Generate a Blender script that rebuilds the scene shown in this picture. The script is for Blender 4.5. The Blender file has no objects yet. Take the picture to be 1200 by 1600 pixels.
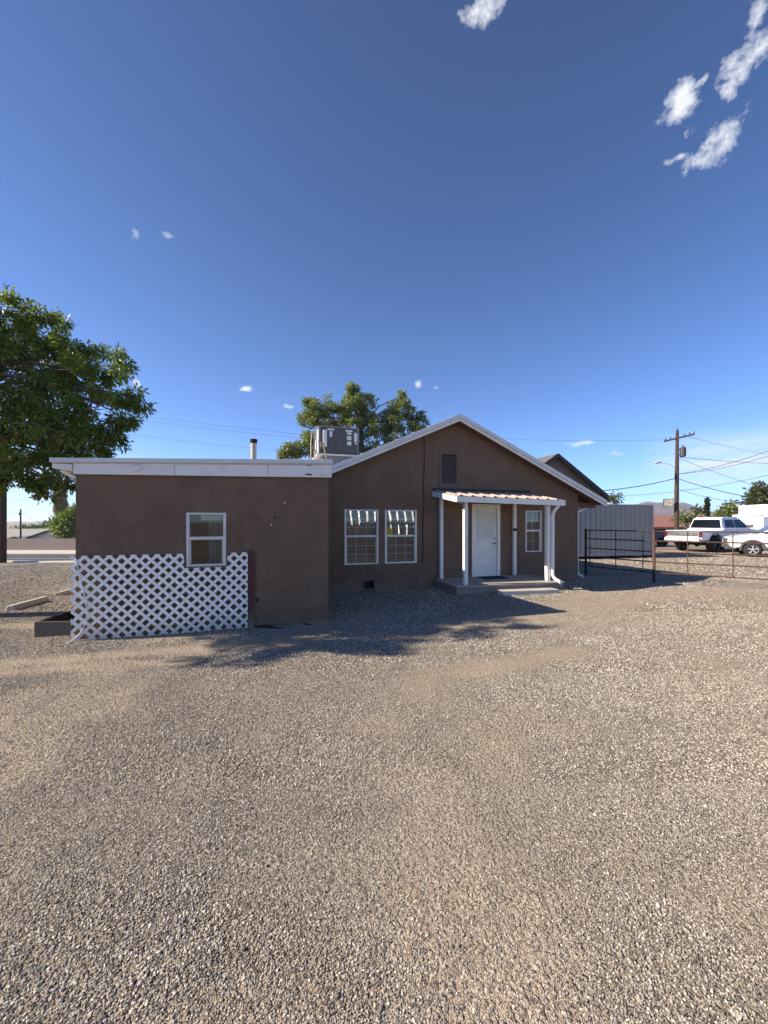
import bpy, bmesh, math, random
import numpy as np
from mathutils import Vector, Matrix, Quaternion

R = math.radians
random.seed(7)
rng = np.random.default_rng(11)
S = bpy.context.scene
COL = S.collection

# ------------------------------------------------------------------ camera
cam_d = bpy.data.cameras.new('camera')
cam = bpy.data.objects.new('camera', cam_d)
COL.objects.link(cam)
cam.location = (0, 0, 1.75)
cam.rotation_euler = (R(90), 0, 0)
cam_d.sensor_fit = 'VERTICAL'
cam_d.sensor_height = 36.0
cam_d.sensor_width = 27.0
cam_d.lens = 13.5
cam_d.shift_y = 0.010
cam_d.clip_start = 0.05
cam_d.clip_end = 9000
S.camera = cam

# ------------------------------------------------------------------ sun, sky, exposure
SUN_EL, SUN_AZ = R(32), R(9.2)          # shadows run to +x and slightly away
sun_d = bpy.data.lights.new('sun', 'SUN')
sun_d.energy = 5.0
sun_d.angle = R(0.53)
sun_d.color = (1.0, 0.90, 0.765)
sun = bpy.data.objects.new('sun', sun_d)
COL.objects.link(sun)
ray = Vector((math.cos(SUN_EL) * math.cos(SUN_AZ), math.cos(SUN_EL) * math.sin(SUN_AZ), -math.sin(SUN_EL)))
sun.rotation_euler = ray.to_track_quat('-Z', 'Y').to_euler()
sun.location = (-40, -7, 30)

S.view_settings.view_transform = 'Standard'
S.view_settings.look = 'None'
S.view_settings.gamma = 1
S.view_settings.exposure = 1.02

world = bpy.data.worlds.new('World')
S.world = world
world.use_nodes = True
wn, wl = world.node_tree.nodes, world.node_tree.links
wn.clear()


def wnode(t, **kw):
    n = wn.new(t)
    for k, v in kw.items():
        setattr(n, k, v)
    return n


def wmath(op, a, b=None, clamp=False):
    n = wnode('ShaderNodeMath', operation=op, use_clamp=clamp)
    for i, q in enumerate((a, b)):
        if q is None:
            continue
        if isinstance(q, (int, float)):
            n.inputs[i].default_value = q
        else:
            wl.new(q, n.inputs[i])
    return n.outputs[0]


def build_world():
    out = wnode('ShaderNodeOutputWorld')
    bg = wnode('ShaderNodeBackground')
    bg.inputs['Strength'].default_value = 0.082
    sky = wnode('ShaderNodeTexSky', sky_type='NISHITA')
    sky.sun_disc = False
    sky.sun_elevation = SUN_EL
    # the sun stands towards (-cos az, -sin az); the node measures from +y clockwise
    sky.sun_rotation = math.atan2(-math.cos(SUN_AZ), -math.sin(SUN_AZ))
    sky.altitude = 2500
    sky.air_density = 1.0
    sky.dust_density = 0.3
    sky.ozone_density = 6.0
    tc = wnode('ShaderNodeTexCoord')
    d = tc.outputs['Generated']
    # wispy clouds: each is a soft patch of the dome, broken up by noise
    warp = wnode('ShaderNodeTexNoise')
    warp.inputs['Scale'].default_value = 17.0
    warp.inputs['Detail'].default_value = 6.0
    wl.new(d, warp.inputs['Vector'])
    wsub = wnode('ShaderNodeVectorMath', operation='SUBTRACT')
    wl.new(warp.outputs['Color'], wsub.inputs[0]); wsub.inputs[1].default_value = (.5, .5, .5)
    wsc = wnode('ShaderNodeVectorMath', operation='SCALE')
    wl.new(wsub.outputs[0], wsc.inputs[0]); wsc.inputs['Scale'].default_value = 0.035
    wadd = wnode('ShaderNodeVectorMath', operation='ADD')
    wl.new(d, wadd.inputs[0]); wl.new(wsc.outputs[0], wadd.inputs[1])
    dw = wadd.outputs[0]
    fine = wnode('ShaderNodeTexNoise')
    fine.inputs['Scale'].default_value = 34.0
    fine.inputs['Detail'].default_value = 8.0
    fine.inputs['Roughness'].default_value = 0.62
    fine.inputs['Distortion'].default_value = 0.25
    wl.new(d, fine.inputs['Vector'])
    band = wnode('ShaderNodeTexNoise')
    band.inputs['Scale'].default_value = 5.0
    band.inputs['Detail'].default_value = 7.0
    mp = wnode('ShaderNodeMapping')
    mp.inputs['Scale'].default_value = (1.0, 1.0, 7.0)
    wl.new(d, mp.inputs['Vector']); wl.new(mp.outputs[0], band.inputs['Vector'])
    total = None
    #  dome direction (right, ahead, up), radius along, radius across, tilt, opacity
    clouds = [
        ((.262, 1, 1.350), 0.0425, 0.0213, .25, 1.0),
        ((.935, 1, 1.205), 0.0450, 0.0300, .55, 1.0),
        ((.975, 1, 1.235), 0.0325, 0.0250, .7, .95),
        ((.975, 1, 1.325), 0.0400, 0.0225, 1.1, .85),
        ((.900, 1, 1.130), 0.0200, 0.0187, .2, .95),
        ((.770, 1, 1.090), 0.0325, 0.0300, .9, 1.0),
        ((.820, 1, 1.130), 0.0250, 0.0112, .5, .85),
        ((.880, 1, 1.000), 0.0375, 0.0275, 1.0, 1.0),
        ((.825, 1, .962), 0.0375, 0.0200, .35, .95),
        ((.760, 1, .950), 0.0275, 0.0075, .1, .7),
        ((.790, 1, 1.010), 0.0125, 0.0112, .8, .6),
        ((.700, 1, .935), 0.0100, 0.0150, .0, .35),
        ((-.645, 1, .745), 0.0110, 0.0130, .3, 0.80),
        ((-.563, 1, .752), 0.0168, 0.0086, 0, 0.62),
        ((-.355, 1, .345), 0.0308, 0.0101, 0, 0.95),
        ((-.640, 1, .363), 0.0140, 0.0115, .0, 0.95),
        ((.090, 1, .362), 0.0140, 0.0144, .2, 0.92),
        ((.135, 1, .348), 0.0168, 0.0086, 0, 0.82),
        ((-.25, 1, .303), 0.0196, 0.0086, 0, 0.77),
        ((.516, 1, .207), 0.0560, 0.0086, 0, 0.95),
        ((.60, 1, .178), 0.0420, 0.0086, 0, 0.62),
    ]
    for c, ra, rb, tilt, op in clouds:
        c = Vector(c).normalized()
        right = Vector((c.y, -c.x, 0)).normalized()
        up = right.cross(c).normalized()
        e1 = right * math.cos(tilt) + up * math.sin(tilt)
        e2 = -right * math.sin(tilt) + up * math.cos(tilt)
        comps = []
        for e, r in ((e1, ra), (e2, rb)):
            dot = wnode('ShaderNodeVectorMath', operation='DOT_PRODUCT')
            wl.new(dw if ra > .015 else d, dot.inputs[0]); dot.inputs[1].default_value = e / r
            comps.append(wmath('POWER', wmath('ABSOLUTE', wmath('SUBTRACT', dot.outputs['Value'], float(c.dot(e)) / r)), 2.0))
        r2 = wmath('ADD', comps[0], comps[1])
        front = wnode('ShaderNodeVectorMath', operation='DOT_PRODUCT')
        wl.new(d, front.inputs[0]); front.inputs[1].default_value = c
        ok = wmath('GREATER_THAN', front.outputs['Value'], 0.5)
        soft = wmath('SUBTRACT', 1.25, wmath('SQRT', r2), clamp=True)
        m = wmath('MULTIPLY', wmath('MULTIPLY', soft, ok), op)
        total = m if total is None else wmath('MAXIMUM', total, m)
    # cauliflower edges: the patch plus noise, cut at a level
    lump = wnode('ShaderNodeTexNoise')
    lump.inputs['Scale'].default_value = 58.0
    lump.inputs['Detail'].default_value = 9.0
    lump.inputs['Roughness'].default_value = 0.66
    wl.new(d, lump.inputs['Vector'])
    n1 = wmath('MULTIPLY', wmath('SUBTRACT', fine.outputs['Fac'], 0.5), 1.9)
    n2 = wmath('MULTIPLY', wmath('SUBTRACT', lump.outputs['Fac'], 0.5), 1.5)
    body = wmath('ADD', total, wmath('ADD', n1, n2))
    puff = wmath('MULTIPLY', wmath('SUBTRACT', body, 0.46), 1.35, clamp=True)
    puff = wmath('MULTIPLY', puff, wmath('MULTIPLY', total, 3.0, clamp=True))
    small = wmath('MULTIPLY', puff, 0.95)
    # thin veils low on the right
    sx = wnode('ShaderNodeSeparateXYZ'); wl.new(d, sx.inputs[0])
    zz = sx.outputs['Z']; xx = sx.outputs['X']
    low = wmath('SUBTRACT', 1.0, wmath('ABSOLUTE', wmath('DIVIDE', wmath('SUBTRACT', zz, 0.115), 0.075)), clamp=True)
    rightm = wmath('MULTIPLY', wmath('SUBTRACT', xx, 0.545), 12.0, clamp=True)
    bn = wmath('MULTIPLY', wmath('SUBTRACT', band.outputs['Fac'], 0.34), 4.0, clamp=True)
    leftm = wmath('MULTIPLY', wmath('MULTIPLY', wmath('SUBTRACT', -0.5, xx), 4.0, clamp=True), 0.9)
    veil = wmath('MULTIPLY', wmath('MULTIPLY', low, wmath('MAXIMUM', rightm, leftm)), wmath('MULTIPLY', bn, 0.95))
    fac = wmath('MAXIMUM', small, veil, clamp=True)
    mix = wnode('ShaderNodeMix', data_type='RGBA')
    tint = wnode('ShaderNodeMix', data_type='RGBA', blend_type='MULTIPLY')
    tint.inputs['Factor'].default_value = 1.0
    wl.new(sky.outputs[0], tint.inputs['A']); tint.inputs['B'].default_value = (0.86, 0.97, 1.14, 1)
    deep = wnode('ShaderNodeMapRange')
    deep.inputs['From Min'].default_value = 0.0; deep.inputs['From Max'].default_value = 0.85
    deep.inputs['To Min'].default_value = 1.32; deep.inputs['To Max'].default_value = 0.78
    wl.new(zz, deep.inputs['Value'])
    grad = wnode('ShaderNodeVectorMath', operation='SCALE')
    wl.new(tint.outputs['Result'], grad.inputs[0]); wl.new(deep.outputs[0], grad.inputs['Scale'])
    wl.new(fac, mix.inputs['Factor'])
    wl.new(grad.outputs[0], mix.inputs['A'])
    mix.inputs['B'].default_value = (6.0, 6.2, 6.6, 1)
    wl.new(mix.outputs['Result'], bg.inputs['Color'])
    wl.new(bg.outputs[0], out.inputs[0])


build_world()

# ------------------------------------------------------------------ frame of the plot
TH = R(17.2)
CT, ST = math.cos(TH), math.sin(TH)


def l2w(u, v, h=0.0):
    """plot axes (u along the house front, v away from it) to world"""
    return Vector((u * CT - v * ST, u * ST + v * CT, h))


def terrain(x, y):
    x = np.asarray(x, float); y = np.asarray(y, float)
    w = np.clip((-x - 4.0) / 4.0, 0, 1); w = w * w * (3 - 2 * w)
    s = np.clip(y - 7.5, 0, None)
    g = -0.0467 * s * s / (s + 1.2)
    g = np.maximum(g, -2.6)
    return g * w


# ------------------------------------------------------------------ helpers
def put(o, **props):
    for k, v in props.items():
        if v is not None:
            o[k] = v
    return o


def thing(name, label, cat, loc=(0, 0, 0), rz=0.0, group=None):
    o = bpy.data.objects.new(name, None)
    COL.objects.link(o)
    o.location = loc
    o.rotation_euler = (0, 0, rz)
    o.empty_display_size = 0.2
    put(o, label=label, category=cat, group=group)
    return o


class MB:
    """collects shapes; build() links them as ONE mesh object"""

    def __init__(self, off=(0, 0, 0)):
        self.v, self.f, self.off, self.pieces = [], [], Vector(off), []

    def add(self, vs, fs):
        n = len(self.v)
        self.pieces.append((n, len(self.f), len(vs), len(fs)))
        self.v += [tuple(Vector(p) - self.off) for p in vs]
        self.f += [tuple(i + n for i in f) for f in fs]
        return self

    def each(self, name, mat, parent=None, **kw):
        """one object per added piece"""
        out = []
        for (v0, f0, nv, nf) in self.pieces:
            q = MB()
            q.add(self.v[v0:v0 + nv], [tuple(i - v0 for i in f) for f in self.f[f0:f0 + nf]])
            out.append(q.build(name, mat, parent, **kw))
        return out

    def box(self, x0, x1, y0, y1, z0, z1):
        x0, x1 = min(x0, x1), max(x0, x1); y0, y1 = min(y0, y1), max(y0, y1); z0, z1 = min(z0, z1), max(z0, z1)
        p = [(x, y, z) for z in (z0, z1) for y in (y0, y1) for x in (x0, x1)]
        return self.add(p, [(0, 2, 3, 1), (4, 5, 7, 6), (0, 1, 5, 4), (2, 6, 7, 3), (0, 4, 6, 2), (1, 3, 7, 5)])

    def hexa(self, bot, top):
        """two quads, both counter-clockwise from above"""
        return self.add(list(bot) + list(top), [(3, 2, 1, 0), (4, 5, 6, 7), (0, 1, 5, 4), (1, 2, 6, 5), (2, 3, 7, 6), (3, 0, 4, 7)])

    def bar(self, a, b, w, t, up=(0, 0, 1)):
        a, b = Vector(a), Vector(b); d = (b - a).normalized()
        s = d.cross(Vector(up))
        if s.length < 1e-5:
            s = d.cross(Vector((0, 1, 0)))
        s.normalize(); n = s.cross(d).normalized()
        q = [s * w / 2 + n * t / 2, -s * w / 2 + n * t / 2, -s * w / 2 - n * t / 2, s * w / 2 - n * t / 2]
        return self.add([a + k for k in q] + [b + k for k in q],
                        [(0, 1, 2, 3), (7, 6, 5, 4), (0, 4, 5, 1), (1, 5, 6, 2), (2, 6, 7, 3), (3, 7, 4, 0)])

    def tube(self, pts, r, n=8, caps=True):
        pts = [Vector(p) for p in pts]
        rs = r if isinstance(r, (list, tuple)) else [r] * len(pts)
        base = len(self.v); vs, fs = [], []
        ref = None
        for i, p in enumerate(pts):
            d = (pts[min(i + 1, len(pts) - 1)] - pts[max(i - 1, 0)]).normalized()
            if ref is None:
                ref = d.orthogonal().normalized()
            s = (ref - d * ref.dot(d))
            s = s.normalized() if s.length > 1e-6 else d.orthogonal().normalized()
            ref = s; t = d.cross(s)
            for k in range(n):
                a = 2 * math.pi * k / n
                vs.append(p + (s * math.cos(a) + t * math.sin(a)) * rs[i])
        for i in range(len(pts) - 1):
            for k in range(n):
                fs.append((i * n + k, i * n + (k + 1) % n, (i + 1) * n + (k + 1) % n, (i + 1) * n + k))
        if caps:
            fs.append(tuple(range(n - 1, -1, -1)))
            fs.append(tuple((len(pts) - 1) * n + k for k in range(n)))
        return self.add(vs, fs)

    def prism(self, prof, a, b, axis='y'):
        """profile of 2-D points, extruded between a and b along an axis"""
        n = len(prof)
        if axis == 'y':
            m = lambda p, t: (p[0], t, p[1])
        elif axis == 'x':
            m = lambda p, t: (t, p[0], p[1])
        else:
            m = lambda p, t: (p[0], p[1], t)
        vs = [m(p, a) for p in prof] + [m(p, b) for p in prof]
        fs = [tuple(range(n)), tuple(range(2 * n - 1, n - 1, -1))]
        fs += [(i, i + n, (i + 1) % n + n, (i + 1) % n) for i in range(n)]
        return self.add(vs, fs)

    def build(self, name, mat, parent=None, smooth=False, bevel=0.0, seg=2, recalc=True, **props):
        me = bpy.data.meshes.new(name)
        me.from_pydata(self.v, [], self.f)
        if recalc:
            bm = bmesh.new(); bm.from_mesh(me)
            bmesh.ops.recalc_face_normals(bm, faces=bm.faces)
            bm.to_mesh(me); bm.free()
        if smooth:
            for p in me.polygons:
                p.use_smooth = True
        me.materials.append(mat)
        o = bpy.data.objects.new(name, me)
        COL.objects.link(o)
        o.parent = parent
        if bevel > 0:
            b = o.modifiers.new('bevel', 'BEVEL')
            b.width = bevel; b.segments = seg; b.limit_method = 'ANGLE'; b.angle_limit = R(35)
            b.harden_normals = False
        put(o, **props)
        return o


def np_mesh(name, verts, faces, mat, parent=None, smooth=False, attr=None):
    """fast mesh from numpy arrays (faces all of one size)"""
    me = bpy.data.meshes.new(name)
    nv, nf, k = len(verts), len(faces), faces.shape[1]
    me.vertices.add(nv); me.vertices.foreach_set('co', np.asarray(verts, np.float32).ravel())
    me.loops.add(nf * k); me.loops.foreach_set('vertex_index', np.asarray(faces, np.int32).ravel())
    me.polygons.add(nf)
    me.polygons.foreach_set('loop_start', np.arange(0, nf * k, k, dtype=np.int32))
    if smooth:
        me.polygons.foreach_set('use_smooth', np.ones(nf, bool))
    if attr:
        for an, (dom, vals) in attr.items():
            a = me.attributes.new(an, 'FLOAT', dom)
            a.data.foreach_set('value', np.asarray(vals, np.float32))
    me.update(calc_edges=True)
    if mat:
        me.materials.append(mat)
    o = bpy.data.objects.new(name, me)
    COL.objects.link(o)
    o.parent = parent
    return o


# ------------------------------------------------------------------ materials
class Mat:
    def __init__(self, name):
        self.m = bpy.data.materials.new(name)
        self.m.use_nodes = True
        self.n, self.l = self.m.node_tree.nodes, self.m.node_tree.links
        self.b = self.n['Principled BSDF']
        self.out = self.n['Material Output']
        self.tc = None

    def coord(self, kind='Object', scale=(1, 1, 1)):
        if self.tc is None:
            self.tc = self.n.new('ShaderNodeTexCoord')
        if scale == (1, 1, 1):
            return self.tc.outputs[kind]
        mp = self.n.new('ShaderNodeMapping')
        mp.inputs['Scale'].default_value = scale
        self.l.new(self.tc.outputs[kind], mp.inputs['Vector'])
        return mp.outputs[0]

    def noise(self, scale, detail=5, rough=.55, co=None, dist=0.0):
        t = self.n.new('ShaderNodeTexNoise')
        t.inputs['Scale'].default_value = scale
        t.inputs['Detail'].default_value = detail
        t.inputs['Roughness'].default_value = rough
        t.inputs['Distortion'].default_value = dist
        self.l.new(co or self.coord(), t.inputs['Vector'])
        return t.outputs['Fac']

    def voro(self, scale, feature='F1', co=None, out='Distance', rand=1.0):
        t = self.n.new('ShaderNodeTexVoronoi')
        t.feature = feature
        t.inputs['Scale'].default_value = scale
        t.inputs['Randomness'].default_value = rand
        self.l.new(co or self.coord(), t.inputs['Vector'])
        return t.outputs[out]

    def ramp(self, fac, stops):
        r = self.n.new('ShaderNodeValToRGB')
        e = r.color_ramp.elements
        while len(e) < len(stops):
            e.new(0.5)
        for i, (p, c) in enumerate(stops):
            e[i].position = p
            e[i].color = (*c, 1) if isinstance(c, tuple) else (c, c, c, 1)
        self.l.new(fac, r.inputs[0])
        return r.outputs[0]

    def mix(self, fac, a, b, mode='MIX'):
        x = self.n.new('ShaderNodeMix'); x.data_type = 'RGBA'; x.blend_type = mode
        for s, q in (('Factor', fac), ('A', a), ('B', b)):
            if isinstance(q, (int, float)):
                x.inputs[s].default_value = q if s == 'Factor' else (q, q, q, 1)
            elif isinstance(q, tuple):
                x.inputs[s].default_value = (*q, 1)
            else:
                self.l.new(q, x.inputs[s])
        return x.outputs['Result']

    def math(self, op, a, b=None, clamp=False):
        x = self.n.new('ShaderNodeMath'); x.operation = op; x.use_clamp = clamp
        for i, q in enumerate((a, b)):
            if q is None:
                continue
            if isinstance(q, (int, float)):
                x.inputs[i].default_value = q
            else:
                self.l.new(q, x.inputs[i])
        return x.outputs[0]

    def bump(self, h, strength=.5, dist=.01, prev=None):
        x = self.n.new('ShaderNodeBump')
        x.inputs['Strength'].default_value = strength
        x.inputs['Distance'].default_value = dist
        self.l.new(h, x.inputs['Height'])
        if prev is not None:
            self.l.new(prev, x.inputs['Normal'])
        return x.outputs[0]

    def set(self, col=None, rough=None, metal=None, normal=None, spec=None):
        for s, q in (('Base Color', col), ('Roughness', rough), ('Metallic', metal), ('Normal', normal), ('Specular IOR Level', spec)):
            if q is None:
                continue
            if isinstance(q, tuple):
                self.b.inputs[s].default_value = (*q, 1)
            elif isinstance(q, (int, float)):
                self.b.inputs[s].default_value = q
            else:
                self.l.new(q, self.b.inputs[s])
        return self.m


def paint(name, col, rough=.55, var=.12, scale=6, metal=0.0, spec=.4, bump=0.0, grime=None):
    """plain painted or raw surface with mottling, faint wear and grime"""
    M = Mat(name)
    n1 = M.noise(scale, 6, .6)
    lo = tuple(c * (1 - var) for c in col); hi = tuple(min(1, c * (1 + var)) for c in col)
    c = M.ramp(n1, [(.3, lo), (.7, hi)])
    if grime:
        n2 = M.noise(scale * .35, 7, .7, dist=.8)
        c = M.mix(M.ramp(n2, [(.55, 0.0), (.78, .75)]), c, grime)
    nrm = M.bump(M.noise(scale * 12, 4), bump, .004) if bump else None
    rg = M.ramp(M.noise(scale * 1.7, 4), [(.3, max(.05, rough - .1)), (.7, min(1, rough + .1))])
    return M.set(c, rg, metal, nrm, spec)


def stucco():
    M = Mat('stucco')
    co = M.coord()
    a = M.noise(1.1, 6, .6); b = M.noise(14, 6, .6)
    c = M.ramp(a, [(.3, (.196, .126, .085)), (.7, (.234, .153, .105))])
    c = M.mix(M.ramp(b, [(.35, .0), (.75, .35)]), c, (.240, .152, .100))
    # faint rain streaks
    st = M.noise(3.2, 6, .6, co=M.coord('Object', (1, 1, .12)))
    c = M.mix(M.ramp(st, [(.55, 0.0), (.8, .30)]), c, (.120, .076, .052))
    d = M.noise(28, 7, .65, dist=.4); e = M.noise(7, 4, .5, dist=.7)
    n = M.bump(d, .9, .03)
    n = M.bump(e, .9, .08, n)
    n = M.bump(M.voro(95), .5, .008, n)
    sp = M.n.new('ShaderNodeSeparateXYZ'); M.l.new(co, sp.inputs[0])
    low = M.math('SUBTRACT', M.math('ADD', M.math('MULTIPLY', M.noise(4.5, 6, .7), .5), .02), sp.outputs[2])
    c = M.mix(M.ramp(low, [(.0, 0.0), (.16, .55)]), c, (.30, .215, .15))
    c = M.mix(M.ramp(M.noise(.8, 3, .6, dist=1.2), [(.50, 0.0), (.62, .40)]), c, (.150, .098, .068))
    return M.set(c, .92, 0, n, .2)


def trowel():
    M = Mat('trowelled_patch')
    c = M.ramp(M.noise(3, 6, .6), [(.3, (.168, .104, .069)), (.7, (.208, .131, .088))])
    d = M.noise(5.5, 6, .6, dist=1.6); f = M.voro(9, 'SMOOTH_F1')
    n = M.bump(d, .8, .055)
    n = M.bump(f, .5, .03, n)
    n = M.bump(M.noise(40, 4), .6, .012, n)
    return M.set(c, .9, 0, n, .2)


def glass():
    M = Mat('window_glass')
    M.n.remove(M.b)
    tr = M.n.new('ShaderNodeBsdfTransparent'); tr.inputs[0].default_value = (.80, .84, .82, 1)
    gl = M.n.new('ShaderNodeBsdfGlossy'); gl.inputs['Roughness'].default_value = .015
    gl.inputs['Color'].default_value = (.95, .97, 1, 1)
    fr = M.n.new('ShaderNodeFresnel'); fr.inputs[0].default_value = 1.55
    gm = M.n.new('ShaderNodeNewGeometry')
    f2 = M.math('MULTIPLY', M.math('MULTIPLY', fr.outputs[0], 1.5, True), M.math('SUBTRACT', 1.0, gm.outputs['Backfacing']))
    nrm = M.bump(M.noise(1.2, 1), .025, .05)
    M.l.new(nrm, gl.inputs['Normal'])
    mx = M.n.new('ShaderNodeMixShader')
    M.l.new(f2, mx.inputs[0]); M.l.new(tr.outputs[0], mx.inputs[1]); M.l.new(gl.outputs[0], mx.inputs[2])
    M.l.new(mx.outputs[0], M.out.inputs[0])
    return M.m


def leafmat(name, c0, c1, gloss=.42, trans=.32):
    M = Mat(name)
    at = M.n.new('ShaderNodeAttribute'); at.attribute_name = 'tint'
    c = M.ramp(at.outputs['Fac'], [(0.0, c0), (1.0, c1)])
    M.set(c, gloss, 0, None, .45)
    tl = M.n.new('ShaderNodeBsdfTranslucent')
    M.l.new(M.mix(1.0, c, (1.5, 1.6, .6), 'MULTIPLY'), tl.inputs[0])
    mx = M.n.new('ShaderNodeMixShader'); mx.inputs[0].default_value = trans
    M.l.new(M.b.outputs[0], mx.inputs[1]); M.l.new(tl.outputs[0], mx.inputs[2])
    M.l.new(mx.outputs[0], M.out.inputs[0])
    return M.m


def bark(name, c0, c1, sc=(9, 9, 1.6)):
    M = Mat(name)
    n = M.noise(3, 7, .65, co=M.coord('Object', sc))
    c = M.ramp(n, [(.3, c0), (.7, c1)])
    return M.set(c, .9, 0, M.bump(n, .7, .03), .15)


def ground_mat():
    M = Mat('gravel_ground')
    co = M.coord('Object')
    at = M.n.new('ShaderNodeAttribute'); at.attribute_name = 'bare'
    bare = at.outputs['Fac']
    big = M.noise(.35, 6, .6); mid = M.noise(2.3, 6, .62)
    dirt = M.ramp(mid, [(.25, (.330, .262, .192)), (.75, (.445, .360, .268))])
    shaded_fines = M.ramp(M.noise(30, 6, .7), [(.3, (.205, .170, .130)), (.7, (.330, .275, .212))])  # dark gravel colour, shadows between the stones painted in
    dirt = M.mix(M.ramp(bare, [(.10, 0.0), (.55, 1.0)]), shaded_fines, dirt)
    dirt = M.mix(M.ramp(M.noise(55, 5, .7), [(.3, 0.0), (.75, .35)]), dirt, (.22, .175, .14))
    # stones of several kinds
    vc = M.n.new('ShaderNodeTexVoronoi'); vc.inputs['Scale'].default_value = 46
    M.l.new(co, vc.inputs['Vector'])
    sep = M.n.new('ShaderNodeSeparateColor'); M.l.new(vc.outputs['Color'], sep.inputs[0])
    stone = M.ramp(sep.outputs[0], [(.0, (.135, .108, .088)), (.3, (.235, .190, .148)), (.6, (.325, .268, .205)), (.85, (.42, .355, .275)), (1.0, (.60, .53, .43))])
    dist = vc.outputs['Distance']
    edge = M.ramp(dist, [(.25, 1.0), (.62, 0.0)])
    cover = M.math('MULTIPLY', edge, M.math('SUBTRACT', 1.0, M.math('MULTIPLY', bare, .75), True), True)
    c = M.mix(cover, dirt, stone)
    c = M.mix(M.ramp(big, [(.3, 0.0), (.7, .25)]), c, (.30, .245, .185), 'MIX')
    h = M.math('MULTIPLY', cover, 1.0)
    vf = M.n.new('ShaderNodeTexVoronoi'); vf.inputs['Scale'].default_value = 135
    M.l.new(co, vf.inputs['Vector'])
    s2 = M.n.new('ShaderNodeSeparateColor'); M.l.new(vf.outputs['Color'], s2.inputs[0])
    grain = M.ramp(s2.outputs[1], [(.0, (.60, .58, .55)), (.5, (1.0, 1.0, 1.0)), (1.0, (1.45, 1.42, 1.36))])
    c = M.mix(.8, c, grain, 'MULTIPLY')
    fe = M.ramp(vf.outputs['Distance'], [(.2, 1.0), (.6, 0.0)])
    n = M.bump(h, .9, .018)
    n = M.bump(fe, .8, .006, n)
    n = M.bump(mid, .6, .06, n)
    return M.set(c, .95, 0, n, .15)


def stone_mat():
    M = Mat('gravel_stone')
    oi = M.n.new('ShaderNodeObjectInfo')
    c = M.ramp(oi.outputs['Random'], [(.0, (.095, .078, .066)), (.2, (.212, .176, .142)), (.5, (.375, .322, .255)), (.78, (.54, .472, .378)), (1.0, (.82, .75, .64))])
    c = M.mix(M.ramp(M.noise(1.4, 5), [(.35, 0.0), (.75, .5)]), c, (.25, .20, .165))
    return M.set(c, .88, 0, M.bump(M.noise(2.2, 5), .4, .1), .2)


def asphalt():
    M = Mat('asphalt')
    n = M.noise(.6, 6); g = M.noise(60, 3)
    c = M.ramp(n, [(.3, (.045, .048, .050)), (.7, (.065, .068, .070))])
    c = M.mix(M.ramp(g, [(.4, 0.0), (.8, .4)]), c, (.15, .15, .15))
    return M.set(c, .9, 0, M.bump(g, .3, .01), .2)


def carpaint(name, col):
    M = Mat(name)
    c = M.mix(M.ramp(M.noise(1.5, 6, .65), [(.45, 0.0), (.8, .18)]), col, (.36, .32, .27))
    M.set(c, .32, 0, None, .5)
    M.b.inputs['Coat Weight'].default_value = .6
    M.b.inputs['Coat Roughness'].default_value = .08
    return M.m


def blockwall():
    M = Mat('block_wall')
    br = M.n.new('ShaderNodeTexBrick')
    br.inputs['Scale'].default_value = 1.0
    br.inputs['Brick Width'].default_value = .40
    br.inputs['Row Height'].default_value = .20
    br.inputs['Mortar Size'].default_value = .008
    br.inputs['Color1'].default_value = (.27, .215, .19, 1)
    br.inputs['Color2'].default_value = (.235, .19, .17, 1)
    br.inputs['Mortar'].default_value = (.17, .145, .13, 1)
    sx = M.n.new('ShaderNodeSeparateXYZ'); M.l.new(M.coord(), sx.inputs[0])
    cx = M.n.new('ShaderNodeCombineXYZ'); M.l.new(sx.outputs[0], cx.inputs[0]); M.l.new(sx.outputs[2], cx.inputs[1])
    M.l.new(cx.outputs[0], br.inputs['Vector'])
    c = M.mix(M.ramp(M.noise(.5, 5), [(.3, 0.0), (.7, .5)]), br.outputs['Color'], (.22, .18, .17))
    return M.set(c, .9, 0, M.bump(br.outputs['Fac'], -.4, .01), .2)


def hillmat(name, c0, c1, c2):
    M = Mat(name)
    n = M.noise(.006, 8, .6, dist=.5)
    c = M.ramp(n, [(.3, c0), (.5, c1), (.7, c2)])
    return M.set(c, 1.0, 0, M.bump(n, .6, 30), .05)


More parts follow.
